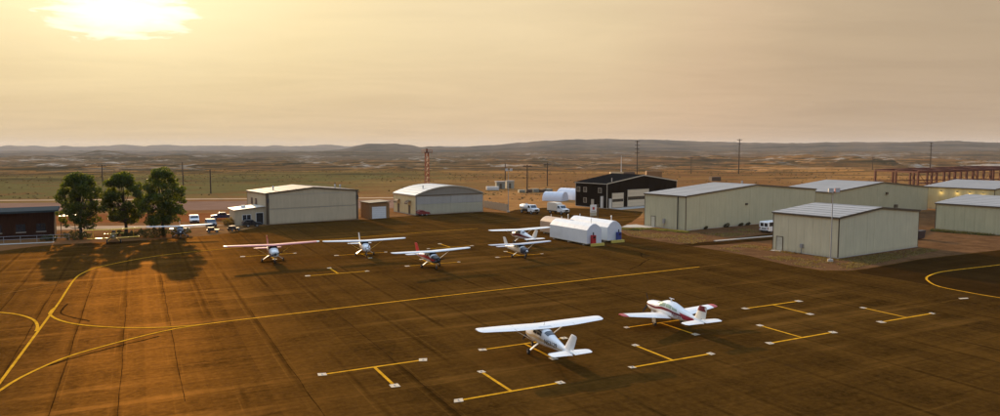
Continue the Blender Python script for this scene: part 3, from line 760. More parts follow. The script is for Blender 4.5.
lampm = mat('lit_lamp', (.9, .8, .5), .4, emit=((1.0, .72, .25), .5))
for y in (2.6, 5.6, 8.6, 12.5):
    lh = MB().box(-.26, -.03, y - .16, y + .16, 4.55, 4.75).build('wall_lamp', BROWNTRIM, o)
    MB().box(-.24, -.05, y - .13, y + .13, 4.50, 4.548).build('lens', lampm, lh)
    ld = bpy.data.lights.new('wall_light', 'POINT'); ld.energy = 16; ld.color = (1, .75, .3); ld.shadow_soft_size = .15
    lo = bpy.data.objects.new('wall_light', ld); lo.location = (-.6, y, 4.35); link(lo, o)

# floodlight pole in front of the ivory hangar
def flood_pole(loc, h, label, heads, base=True, ang=0.0, redhead=False):
    o = empty('floodlight_pole', (*loc, 0), ang); tag(o, label, 'light pole')
    MB().tube((0, 0, .2), (0, 0, h), .09, .055, 10).build('pole', GALV, o)
    if base:
        MB().tube((0, 0, -.2), (0, 0, .35), .42, .36, 14).build('base', CONC, o)
    MB().bar((-.75, 0, h), (.75, 0, h), .09, .09).build('crossarm', GALV, o)
    for i, x in enumerate(heads):
        m = mat('floodlight_red_hood', (.35, .09, .06), .5) if redhead and i == 1 else mat('floodlight_white_hood', (.62, .6, .56), .45)
        hd = MB().loft([[(x - .18, .15, h + .02), (x + .18, .15, h + .02), (x + .18, .15, h + .4), (x - .18, .15, h + .4)],
                        [(x - .34, -.4, h - .12), (x + .34, -.4, h - .12), (x + .34, -.4, h + .5), (x - .34, -.4, h + .5)]]).build('lamp_head', m, o)
        MB().box(x - .3, x + .3, -.425, -.405, h - .08, h + .46).build('lens', mat('lamp_lens', (.5, .5, .48), .2), hd)
    return o


flood_pole((46.75, 99.5), 9.9, 'slender floodlight pole on white footing before the ivory hangar', (-.45, .45), redhead=True)
flood_pole((2.1, 177.5), 10.4, 'floodlight pole with twin heads beside the plank fence', (-.6, .6), ang=.3)


# ------------------------------------------------------------------ other structures
# brown timber office at the left edge
o = empty('timber_office', (-80.2, 127.0, 0), R(30)); tag(o, 'low red brown timber office with flat roof beside the trees', 'building')
TIM = mat('red_brown_timber', (.045, .019, .011), .95, .3, 1.5, spec=.02, stretch=(3, 3, .4))
for i in range(18):
    MB().box(-22 + i * 1.222 + .01, -22 + (i + 1) * 1.222 - .01, -.02 - .02 * (i % 2), .03, .4, 4.6).build('plank', TIM, o)
MB().box(-22, 0, .03, 9, 0, 4.6).build('wall', TIM, o)
MB().box(-22.6, .7, -.9, 9.6, 4.6, 4.95).build('roof', mat('teal_grey_roof', (.045, .055, .058), 1.0, .15, 1, spec=0.0), o)
for x in (-19, -15.5, -12, -8.5, -5, -2):
    f = MB().box(x - .7, x + .7, -.075, -.045, 1.2, 2.6).build('window', GLASS, o)
    MB().box(x - .78, x + .78, -.09, -.05, 1.08, 1.2).build('sill', TANTRIM, f)
MB().box(.7, 3.4, 1.0, 4.5, 3.5, 3.65).build('porch_roof', BROWNTRIM, o)
for x in (1.0, 3.2):
    MB().bar((x, 1.2, 0), (x, 1.2, 3.5), .12, .12).build('porch_post', WOODP, o)
MB().tube((-17, 4, 4.9), (-17, 4, 6.2), .35, .35, 10).build('chimney', CONC, o)
o = empty('railing', (-83.0, 119.2, 0), R(22)); tag(o, 'thin metal railing before the timber office', 'railing')
for i in range(8):
    MB().tube((-8 + i * 2.4, 0, 0), (-8 + i * 2.4, 0, 1.1), .035, .035, 6).build('post', GALV, o)
for z in (.55, 1.08):
    MB().tube((-8, 0, z), (8.8, 0, z), .03, .03, 6).build('rail', GALV, o)

# fuel tanks under white insulated covers
def tank(loc, ang, L, wd, he, ht, body, label, extras):
    o = empty('fuel_tank', (*loc, 0), R(ang)); tag(o, label, 'tank')
    prof = [(0, .35), (wd, .35), (wd, he), (wd * .82, he + (ht - he) * .62), (wd * .6, ht), (wd * .4, ht), (wd * .18, he + (ht - he) * .62), (0, he)]
    n = 6
    for i in range(n):
        a, b_ = L * i / n, L * (i + 1) / n - .03
        MB().prism(prof, a + (.12 if i == 0 else 0), b_).build('shell_section', body, o)
    MB().prism([(x * .985 + wd * .0075, z - .01) for x, z in prof], .06, .12).build('end_panel', mat('end_panel_white', (.66, .67, .70), .5, .05, 1), o)
    for y in (1.2, L * .5, L - 1.2):
        MB().box(.1, wd - .1, y - .2, y + .2, 0, .35).build('skid', CONC, o)
    MB().box(-.02, wd + .02, .02, L, .27, .35).build('base_rail', mat('tan_base', (.42, .32, .16), .7), o)
    for x, m, hh, nm in extras:
        d = MB().box(x - .38, x + .38, -.55, -.02, .1, hh).build(nm, m, o)
        MB().box(x - .2, x + .2, -.575, -.55, hh - .5, hh - .2).build('dial', BLACK, d)
        MB().tube((x, -.3, hh), (x, -.3, hh + .45), .1, .1, 8).build('pump_head', BLACK, d)
    MB().box(.2, wd - .2, -1.0, -.6, 0, .42).build('stop_block', mat('yellow_stop_block', (.55, .42, .08), .7), o)
    MB().tube((wd / 2, 1.0, ht - .05), (wd / 2, 1.0, ht + .75), .06, .06, 8).tube((wd / 2, 1, ht + .75), (wd / 2, 1, ht + .9), .12, .04, 8).build('vent_pipe', WHITE, o)
    MB().tube((wd / 2, L - 1.5, ht - .05), (wd / 2, L - 1.5, ht + .45), .06, .06, 8).build('vent_pipe', WHITE, o)
    return o


TANKW = mat('white_tank_paint', (.76, .75, .71), .42, .05, .7)
tank((14.3, 115.4), 30, 11.0, 3.0, 2.55, 3.55, TANKW, 'white covered fuel tank with a red pump on its end', [(1.0, RED, 1.75, 'red_pump')])
tank((18.3, 119.6), 30, 11.5, 3.0, 2.55, 3.6, TANKW, 'white covered fuel tank with a blue pump on its end', [(2.1, BLUE, 1.7, 'blue_pump')])
tank((11.6, 127.0), 30, 8.0, 3.0, 2.3, 3.1, mat('tan_tank_paint', (.50, .33, .21), .5, .08, .7), 'tan covered tank behind the white fuel tanks', [(1.0, DRED, 1.6, 'hose_cabinet')])

# notice board on two posts
o = empty('notice_board', (20.0, 150.5, 0), R(20)); tag(o, 'white notice board with red square on two dark posts', 'sign')
for x in (-.45, .95):
    MB().bar((x, 0, 0), (x, 0, 4.1 if x > 0 else 3.2), .16, .16).build('post', WOODP, o)
b_ = MB().box(-.95, .55, -.14, -.08, 2.35, 4.0).build('board', mat('sign_white', (.72, .7, .66), .5), o)
MB().box(-.95, .55, -.14, -.08, 1.6, 2.32).build('lower_board', mat('sign_cream', (.42, .38, .28), .5), o)
MB().box(-.42, .05, -.155, -.141, 2.95, 3.5).build('red_square', RED, b_)
MB().box(-.75, .35, -.155, -.141, 2.52, 2.66).build('text_bar', mat('sign_grey', (.3, .26, .25), .6), b_)

# plank fence
o = empty('plank_fence', (-4.4, 190.5, 0), math.atan2(-13, 6.4)); tag(o, 'beige plank fence beside the arched hangar', 'fence')
FM = mat('beige_plank', (.36, .27, .17), .85, .18, 1.5, stretch=(3, 3, .5))
for i in range(24):
    MB().box(i * .6 + .02, (i + 1) * .6 - .02, -.03 + .015 * (i % 2), .01 + .015 * (i % 2), .1, 1.95 + random.uniform(-.04, .04)).build('plank', FM, o)
for i in range(7):
    MB().bar((i * 2.4, .08, 0), (i * 2.4, .08, 2.05), .1, .1).build('post', WOODP, o)

# white fabric shelters behind the trucks
def shelter(loc, ang, L, wd, ht, label):
    o = empty('fabric_shelter', (*loc, 0), R(ang)); tag(o, label, 'shelter', 'white fabric shelters')
    arc = [(wd / 2 - wd / 2 * math.cos(t), ht * math.sin(t) ** .8) for t in np.linspace(0, math.pi, 15)]
    m = mat('white_fabric', (.68, .68, .70), .6, .06, .8)
    MB().prism(arc, 0, L).build('cover', m, o, True)
    for y in np.arange(.5, L, 1.6):
        MB().prism([(x * 1.006 - .01, z * 1.012) for x, z in arc], y - .06, y + .06).build('hoop', m, o)
    return o


shelter((18.6, 213.0), 62, 6.5, 5.2, 2.7, 'white ribbed half-round fabric shelter behind the parked trucks')
shelter((23.2, 218), 45, 8, 6.0, 3.4, 'taller white fabric shelter against the dark workshop')

# red and orange lattice tower
o = empty('lattice_tower', (-30.5, 297, 0), .4); tag(o, 'orange lattice beacon tower standing on the desert plain', 'tower')
HT = 14.2
cor = lambda i, z: Vector((math.cos(i * math.pi / 2 + .78), math.sin(i * math.pi / 2 + .78), 0)) * (1.15 - .3 * z / HT) + Vector((0, 0, z))
for i in range(4):
    MB().bar(cor(i, 0), cor(i, HT), .17, .17).build('leg', TOWER, o)
for k in range(7):
    z0, z1 = HT * k / 7, HT * (k + 1) / 7
    br = MB()
    for i in range(4):
        br.bar(cor(i, z0), cor((i + 1) % 4, z1), .12, .12).bar(cor((i + 1) % 4, z0), cor(i, z1), .12, .12).bar(cor(i, z1), cor((i + 1) % 4, z1), .08, .08)
    br.build('brace', TOWER if k % 2 == 0 else mat('tower_pale', (.42, .20, .12), .6), o)
pf = MB().box(-1.75, 1.75, -1.75, 1.75, HT - .2, HT + .15).build('platform', RUST, o)
rl = MB()
for sx_ in (-1.7, 1.7):
    rl.bar((sx_, -1.7, HT + 1), (sx_, 1.7, HT + 1), .14, .14).bar((-1.7, sx_, HT + 1), (1.7, sx_, HT + 1), .14, .14)
    for sy in (-1.7, 1.7):
        rl.bar((sx_, sy, HT), (sx_, sy, HT + 1), .14, .14)
rl.build('guard_rail', TOWER, pf)
MB().tube((0, 0, HT + .15), (0, 0, HT + .9), .4, .4, 12).tube((0, 0, HT + .9), (0, 0, HT + 1.6), .55, .3, 12).build('beacon', RUST, o)

# rusty steel frame of an unfinished building
o = empty('steel_frame', (133, 226, 0), R(14)); tag(o, 'rusty open steel frame of an unfinished building', 'steel frame')
for j in range(3):
    for i in range(11):
        hh = 8.4 + .9 * (1 - abs(i - 6) / 6) if i <= 10 else 8
        cl_ = MB().bar((i * 7.2, j * 9, 0), (i * 7.2, j * 9, hh), .55, .55).build('column', RUST, o)
    bm_ = MB()
    for i in range(10):
        ha = 8.4 + .9 * (1 - abs(i - 6) / 6); hb = 8.4 + .9 * (1 - abs(i + 1 - 6) / 6)
        bm_.bar((i * 7.2, j * 9, ha), ((i + 1) * 7.2, j * 9, hb), .6, .75)
    bm_.build('rafter', RUST, o)
for i in range(11):
    hh = 8.4 + .9 * (1 - abs(i - 6) / 6)
    MB().bar((i * 7.2, 0, hh - .1), (i * 7.2, 18, hh - .1), .4, .5).build('purlin', RUST, o)
for i in (0, 3, 7):
    MB().bar((i * 7.2, 0, .5), ((i + 1) * 7.2, 0, 8.2), .12, .12).bar((i * 7.2, 0, 8.2), ((i + 1) * 7.2, 0, .5), .12, .12).build('cross_brace', RUST, o)
for j in (0, 2):
    MB().bar((0, j * 9, 4.8), (72, j * 9, 4.8), .25, .3).build('girt', RUST, o)

# utility poles
def power_pole(loc, h, arms, ang, label, group=None):
    o = empty('utility_pole', (*loc, 0), ang); tag(o, label, 'utility pole', group or 'utility poles on the plain')
    MB().tube((0, 0, -.3), (0, 0, h), .34 if h > 12 else .24, .24 if h > 12 else .18, 8).build('pole', WOODP, o)
    for k in range(arms):
        z = h - .6 - k * 2.3
        a = MB().bar((-1.7, 0, z), (1.7, 0, z), .28, .3).build('crossarm', WOODP, o)
        for x in (-1.55, -.7, .7, 1.55):
            MB().tube((x, 0, z + .1), (x, 0, z + .45), .09, .06, 6).build('insulator', GALV, a)
    return o


for (x, y), h, n, lab in [((84.8, 440), 20.6, 4, 'tall power pole with four crossarms rising behind the dark workshop'), ((147.8, 440), 21.6, 2, 'tall power pole with two crossarms beyond the widest pale green hangar'),
                          ((314, 519), 20.2, 3, 'tall power pole with three crossarms beyond the rusty steel frame'), ((121, 450), 10.5, 1, 'short power pole between the two tallest power poles'),
                          ((2.2, 300), 9.6, 0, 'bare pole beside the grey equipment hut'), ((9.6, 250), 10.2, 1, 'stout pole with one crossarm near the white shelters'), ((20, 300), 9.8, 1, 'thin pole with one crossarm on the orange grass'),
                          ((-102, 250), 8.5, 0, 'lone pole beside the runway, left of the folding-door hangar'), ((-168, 300), 9, 1, 'lone crossarm pole beyond the timber office'), ((-134, 300), 10, 0, 'bare pole showing between the trees'),
                          ((262, 500), 10, 1, 'small pole far out on the plain before the rusty frame')]:
    power_pole((x, y), h, n, .35, lab)
o = empty('mast', (66.5, 390, 0)); tag(o, 'slim white radio mast behind the dark workshop', 'mast')
MB().tube((0, 0, 0), (0, 0, 11), .22, .1, 8).build('pole', WHITE, o)
MB().tube((0, 0, 11), (0, 0, 12), .05, .03, 6).build('whip', WHITE, o)

# equipment hut, containers and odd things out on the plain
HUT = mat('hut_grey_green', (.22, .215, .17), .7, .15, 1)
o = empty('equipment_hut', (-1.3, 278, 0), .25); tag(o, 'grey green equipment hut out beyond the arched hangar', 'hut')
MB().box(0, 3.4, 0, 2.6, 0, 2.7).build('wall', HUT, o); MB().box(-.2, 3.6, -.2, 2.8, 2.7, 2.9).build('roof', GALV, o); MB().box(1.2, 2.1, -.05, -.01, .1, 2.1).build('door', BROWNTRIM, o)
o = empty('equipment_hut', (2.7, 281, 0), .25); tag(o, 'paler equipment hut standing next to the grey green one', 'hut')
MB().box(0, 3.0, 0, 2.4, 0, 2.9).build('wall', mat('hut_beige', (.34, .31, .23), .7), o); MB().box(-.15, 3.15, -.15, 2.55, 2.9, 3.05).build('roof', GALV, o); MB().box(.9, 1.7, -.05, -.01, .1, 2.1).build('door', BROWNTRIM, o)


def container(loc, ang, L, h, m, label):
    o = empty('shipping_container', (*loc, 0), ang); tag(o, label, 'container', 'containers on the plain')
    MB().box(0, L, 0, 2.4, .15, h).build('shell', m, o)
    for i in range(int(L / .8)):
        MB().box(i * .8 + .2, i * .8 + .5, -.05, -.005, .3, h - .15).build('rib', m, o)
    for x in (0, L):
        MB().box(x - .06, x + .06, -.07, 2.47, 0, h + .03).build('end_frame', m, o)


CT = mat('container_tan', (.50, .36, .20), .6, .12, .8); CB = mat('container_brown', (.12, .07, .04), .7, .2, .8)
container((60, 385), .1, 7, 3.0, CT, 'tan container behind the black workshop roof')
container((67.5, 386), .1, 6, 3.0, CB, 'dark brown container beside the tan container')
container((80.5, 390), .05, 8.5, 3.4, mat('container_rust', (.28, .14, .05), .7, .2, .8), 'rust orange container behind the dark workshop ridge')
container((103, 345), .3, 5.0, 2.0, CB, 'low brown container alone on the grass')
container((-5, 268), .1, 4.5, 1.4, mat('container_white', (.62, .6, .56), .5), 'low white container left of the equipment huts')
for i in range(5):
    container((7.0 + i * 2.6, 254 + i * .8), .2 + .1 * i, 2.0, 1.0 + .15 * (i % 3), CB if i % 2 else HUT, ['dark skip first in the row behind the plank fence', 'brown skip second in the row behind the plank fence', 'green skip in the middle of the row behind the fence', 'brown skip fourth in the row behind the fence', 'green skip last in the row by the stout pole'][i])
o = empty('dumpster', (73.2, 123.0, 0), R(33)); tag(o, 'dark dumpster at the far corner of the ivory hangar', 'dumpster')
MB().loft([[(.1, .1, .2), (1.9, .1, .2), (1.9, 1.3, .2), (.1, 1.3, .2)], [(0, 0, 1.5), (2, 0, 1.5), (2, 1.4, 1.3), (0, 1.4, 1.3)]]).build('bin', mat('dumpster_brown', (.06, .035, .03), .6), o)
MB().box(-.03, 2.03, -.03, .7, 1.5, 1.58).build('lid', BLACK, o)
MB().box(-.03, 2.03, .72, 1.43, 1.42, 1.5).build('lid', BLACK, o)


# ------------------------------------------------------------------ aircraft
def sup(a, e):
    c, s = math.cos(a), math.sin(a)
    return math.copysign(abs(c) ** e, c), math.copysign(abs(s) ** e, s)


class Fus:
    """fuselage as stations (x, centre z, half width, half height); any patch of its skin can be taken off it"""
    def __init__(s, st, e=0.72):
        s.st = sorted(st); s.e = e
    def at(s, x):
        X = [q[0] for q in s.st]
        return [float(np.interp(x, X, [q[k] for q in s.st])) for k in (1, 2, 3)]
    def pt(s, x, a, off=0.0):
        zc, w_, h_ = s.at(x); c, q = sup(a, s.e)
        return (x, c * (w_ + off), zc + q * (h_ + off))
    def body(s, x0=None, x1=None, n=20):
        xs = [q[0] for q in s.st if (x0 is None or q[0] > x0) and (x1 is None or q[0] < x1)]
        xs = ([x0] if x0 is not None else []) + xs + ([x1] if x1 is not None else [])
        return MB().loft([[s.pt(x, 2 * math.pi * i / n) for i in range(n)] for x in xs])
    def patch(s, x0, x1, a0, a1, off=0.012, slant=0.0, nx=5, na=5):
        g = []
        for i in range(nx + 1):
            row = []
            for j in range(na + 1):
                a = a0 + (a1 - a0) * j / na
                row.append(s.pt(x0 + (x1 - x0) * i / nx + slant * (j / na - .5), R(a), off))
            g.append(row)
        mb = MB(); mb.loft(g, closed=False)
        return mb


def foil(c0, c1, thick, n=7):
    f = lambda t: 5 * thick * (.2969 * math.sqrt(max(t, 0)) - .126 * t - .3516 * t * t + .2843 * t ** 3 - .1036 * t ** 4) + .001
    ts = [c0 + (c1 - c0) * (1 - math.cos(math.pi * i / n)) / 2 for i in range(n + 1)]
    return [(t, f(t) * 1.25) for t in ts] + [(t, -f(t) * .75) for t in ts[::-1]]


def surf(secs, c0=0.0, c1=1.0, thick=.12, vertical=False):
    """lifting surface: secs = (span position, leading edge x, chord, offset); local x forward"""
    rings = []
    for y, xle, ch, z in secs:
        if vertical:
            rings.append([(xle - t * ch, q * ch, y) for t, q in foil(c0, c1, thick)])
        else:
            rings.append([(xle - t * ch, y, z + q * ch) for t, q in foil(c0, c1, thick)])
    return MB().loft(rings)


def sec(tab, y):
    ys = [q[0] for q in tab]
    return (y, *[float(np.interp(abs(y), ys, [q[k] for q in tab])) for k in (1, 2, 3)])


def wheel(o, c, r, w_, axle=True):
    x, y, z = c
    t = MB().tube((x, y - w_ / 2, z), (x, y + w_ / 2, z), r, r, 16).build('wheel', RUBBER, o, bevel=.02)
    MB().tube((x, y - w_ / 2 - .015, z), (x, y + w_ / 2 + .015, z), r * .5, r * .5, 12).build('rim', STEEL, t)


def propeller(o, x, z, r, angle, spin, blades=2):
    hub = MB().loft([[(x + dx, math.cos(2 * math.pi * i / 12) * q, z + math.sin(2 * math.pi * i / 12) * q) for i in range(12)] for dx, q in ((0, .17), (.12, .165), (.24, .12), (.33, .03))]).build('propeller', spin, o, True)
    for k in range(blades):
        a = angle + 2 * math.pi * k / blades
        d = Vector((0, math.cos(a), math.sin(a))); n = Vector((0, -math.sin(a), math.cos(a)))
        rings = []
        for t, ch, tw in ((.1, .10, 1.1), (.35, .15, .7), (.75, .14, .4), (1.0, .07, .3)):
            c = Vector((x + .08, 0, z)) + d * r * t
            e1 = (n * math.cos(tw) + Vector((1, 0, 0)) * math.sin(tw)) * ch / 2; e2 = (Vector((1, 0, 0)) * math.cos(tw) - n * math.sin(tw)) * .018
            rings.append([c + e1, c + e2, c - e1, c - e2])
        MB().loft(rings).build('blade', BLACK, hub)


def text_on(o, txt, size, loc, rot, m, depth=.004):
    cu = bpy.data.curves.new('registration', 'FONT'); cu.body = txt; cu.size = size; cu.extrude = depth
    cu.align_x = 'CENTER'; cu.align_y = 'CENTER'
    tmp = bpy.data.objects.new('tmp', cu); COL.objects.link(tmp)
    me = bpy.data.meshes.new_from_object(tmp.evaluated_get(bpy.context.evaluated_depsgraph_get()))
    bpy.data.objects.remove(tmp)
    me.name = 'registration'; me.materials.clear(); me.materials.append(m)
    t = bpy.data.objects.new('registration', me); t.location = loc; t.rotation_euler = rot
    return link(t, o)


def high_wing(label, loc, heading, scale, P, tail_tall=1.0, prop=0.9, reg=None, group='high-wing planes tied down on the apron', wing_k=1.0):
    """strut-braced high-wing four-seater; local x to the nose, origin on the ground under the wing"""
    o = empty('light_aircraft', (*loc, 0.012), heading, scale); tag(o, label, 'airplane', group)
    F = Fus([(2.08, 1.22, .20, .18), (2.03, 1.22, .36, .32), (1.85, 1.22, .45, .40), (1.4, 1.22, .53, .46), (.95, 1.24, .56, .52), (.72, 1.27, .57, .56), (.18, 1.40, .58, .70), (-.9, 1.39, .56, .70),
             (-1.45, 1.36, .51, .63), (-2.3, 1.27, .39, .46), (-3.8, 1.17, .23, .28), (-5.0, 1.13, .10, .18), (-5.35, 1.13, .03, .11)])
    body = F.body(None, .95).build('fuselage', P['body'], o, True)
    F.body(.955, None).build('cowling', P.get('nose', P['body']), o, True)
    MB().box(2.02, 2.075, -.30, -.10, 1.18, 1.34).build('air_intake', BLACK, o)
    MB().box(2.02, 2.075, .10, .30, 1.18, 1.34).build('air_intake', BLACK, o)
    # glazing
    F.patch(.22, .70, 28, 152, .012, 0, 5, 12).build('windshield', GLASS, o, True)
    for s in (0, 1):
        aa = (lambda a, b: (a, b)) if s == 0 else (lambda a, b: (180 - a, 180 - b))
        F.patch(-.42, .16, *aa(8, 42), .012, -.06).build('side_window', GLASS, o, True)
        F.patch(-1.18, -.50, *aa(9, 42), .012, 0.05).build('side_window', GLASS, o, True)
        if P.get('stripe'):
            F.patch(-4.8, 2.0, *aa(-12, 0 if not P.get('wide') else 8), .010, 0, 24, 2).build('stripe', P['stripe'], o, True)
    F.patch(-2.0, -1.45, 45, 135, .012, 0, 4, 8).build('rear_window', GLASS, o, True)
    # wing
    W = [(0, .66, 1.76, 2.10), (2.6, .66, 1.76, 2.17), (5.2, .52, 1.34, 2.25), (5.45, .42, 1.1, 2.27), (5.55, .26, .7, 2.28)]
    W = [(a * wing_k, b, c, d) for a, b, c, d in W]
    half = [q[0] for q in W]
    tipy = half[2]
    surf([sec(W, y) for y in [-tipy, -half[1], -.6, 0, .6, half[1], tipy]], 0, .735).build('wing', P['wing'], o, True)
    for s in (-1, 1):
        surf([sec(W, s * y) for y in (tipy, half[3], half[4])], 0, 1).build('wing_tip', P.get('tip', P['wing']), o, True)
        surf([sec(W, s * y) for y in (.55, half[1] - .02)], .745, 1).build('flap', P['wing'], o, True)
        surf([sec(W, s * y) for y in (half[1] + .02, tipy - .02)], .745, 1).build('aileron', P['wing'], o, True)
        MB().loft([[(.22 + dx, s * .52, .82 + dz) for dx, dz in ((-.09, 0), (0, .03), (.09, 0), (0, -.03))], [(.12 + dx, s * 2.5, 2.08 + dz) for dx, dz in ((-.09, 0), (0, .03), (.09, 0), (0, -.03))]]).build('wing_strut', P.get('strut', P['body']), o)
        # spring-steel main leg, wheel
        MB().loft([[(-.42 + dx, s * yy, zz_ + dz) for dx, dz in ((-.1, -.03), (.1, -.03), (.1, .03), (-.1, .03))] for yy, zz_ in ((.38, .80), (.75, .58), (1.22, .26))]).build('main_gear_leg', P.get('gear', P['body']), o)
        wheel(o, (-.42, s * 1.28, .22), .22, .16)
    MB().tube((1.45, 0, .85), (1.52, 0, .25), .055, .045, 8).build('nose_gear_leg', STEEL, o)
    wheel(o, (1.54, 0, .19), .19, .13)
    surf([(-.62, .56, 1.55, 2.10), (.62, .56, 1.55, 2.10)], .70, 1.05, .12).build('wing_root_fairing', P['wing'], o, True)
    # tail
    T = [(0, -4.25, 1.35, 1.16), (1.55, -4.50, .98, 1.17), (1.72, -4.68, .62, 1.17)]
    surf([sec(T, y) for y in (-1.72, -1.55, 0, 1.55, 1.72)], 0, .58, .09).build('stabilizer', P.get('stab', P['wing']), o, True)
    for s in (-1, 1):
        surf([sec(T, s * y) for y in (.10, 1.55, 1.72)], .595, 1, .09).build('elevator', P.get('stab', P['wing']), o, True)
    zt = 1.5 + 1.15 * tail_tall
    fin = [(1.18, -3.65, 1.75, 0), (1.45, -4.15, 1.32, 0), (zt - .12, -5.05, .92, 0), (zt, -5.18, .72, 0)]
    f = surf(fin, 0, .62, .08, True).build('fin', P.get('fin', P['body']), o, True)
    surf(fin[1:], .635, 1, .08, True).build('rudder', P.get('fin', P['body']), o, True)
    if P.get('fintip'):
        surf([(zt - .3, -4.88, 1.0, 0), (zt + .01, -5.18, .73, 0)], -.02, 1.02, .10, True).build('fin_cap', P['fintip'], o, True)
    propeller(o, 2.08, 1.22, .95, prop, P.get('spin', P['body']))
    MB().tube((-.6, 0, 2.25), (-.75, 0, 2.6), .015, .008, 5).build('antenna', BLACK, o)
    if reg:
        text_on(o, reg, .52, (-2.55, .415, 1.27), (R(90), 0, R(180 + 8.5)), P.get('regm', BLACK))
        text_on(o, reg, .52, (-2.55, -.415, 1.27), (R(90), 0, R(-8.5)), P.get('regm', BLACK))
    return o


def head(dx, dy):
    return math.atan2(dy, dx)


NOSE_AWAY = head(-gu.y, gu.x)
P0 = dict(body=WHITE, wing=WHITE, stripe=mat('tan_stripe', (.55, .42, .25), .4), spin=WHITE)
high_wing('white high-wing plane with dark registration letters parked beside empty T markings', (3.20, 55.0), NOSE_AWAY + R(-4), .975, P0, prop=R(128), reg='N53129')
high_wing('high-wing plane with pinkish wings and red fin cap near the tree shadows', (-32.0, 99.2), head(.43, -.90), 1.12,
          dict(body=WHITE, wing=PINK, nose=WHITE, spin=BLACK, stripe=DRED, fin=PINK, fintip=RED, strut=YELP, stab=PINK, tip=WHITE), tail_tall=1.05, prop=.3, wing_k=1.04)
high_wing('all white high-wing plane, slim fin, next to the pink-winged one', (-20.1, 104.8), head(.34, -.94), 1.06, dict(body=WHITE, wing=WHITE, strut=YELP, gear=CREAM), prop=1.2, wing_k=1.04)
high_wing('high-wing plane with bright red fin and black nose', (-9.15, 94.4), head(.48, -.88), 1.02, dict(body=WHITE, wing=WHITE, nose=BLACK, fin=mat('bright_red_fin', (.62, .03, .025), .4), stripe=RED, wide=True, spin=BLACK), prop=.2)
high_wing('white high-wing plane with dark red side stripe parked by the tan tank', (3.3, 119.6), NOSE_AWAY, 1.04, dict(body=WHITE, wing=WHITE, stripe=DRED, fin=CREAM, wide=True, tip=WHITE), prop=.7)
high_wing('slate grey and white high-wing plane with cream tail nosed toward empty apron', (3.0, 103.4), head(.46, -.89), .92, dict(body=CREAM, wing=mat('grey_white_paint', (.55, .55, .57), .35, .05, 1), nose=mat('slate_cowl', (.05, .055, .07), .35), fin=CREAM, spin=WHITE, gear=CREAM, tip=mat('grey_white_paint', (.55, .55, .57))), prop=.5)
high_wing('white high-wing plane with grey nose parked beside the right-hand tree', (-57.2, 126.2), head(.42, -.9), .98, dict(body=mat('pale_blue_grey', (.42, .46, .52), .35), wing=WHITE, nose=mat('slate_cowl', (.05, .055, .07), .35), fin=WHITE), prop=.4)


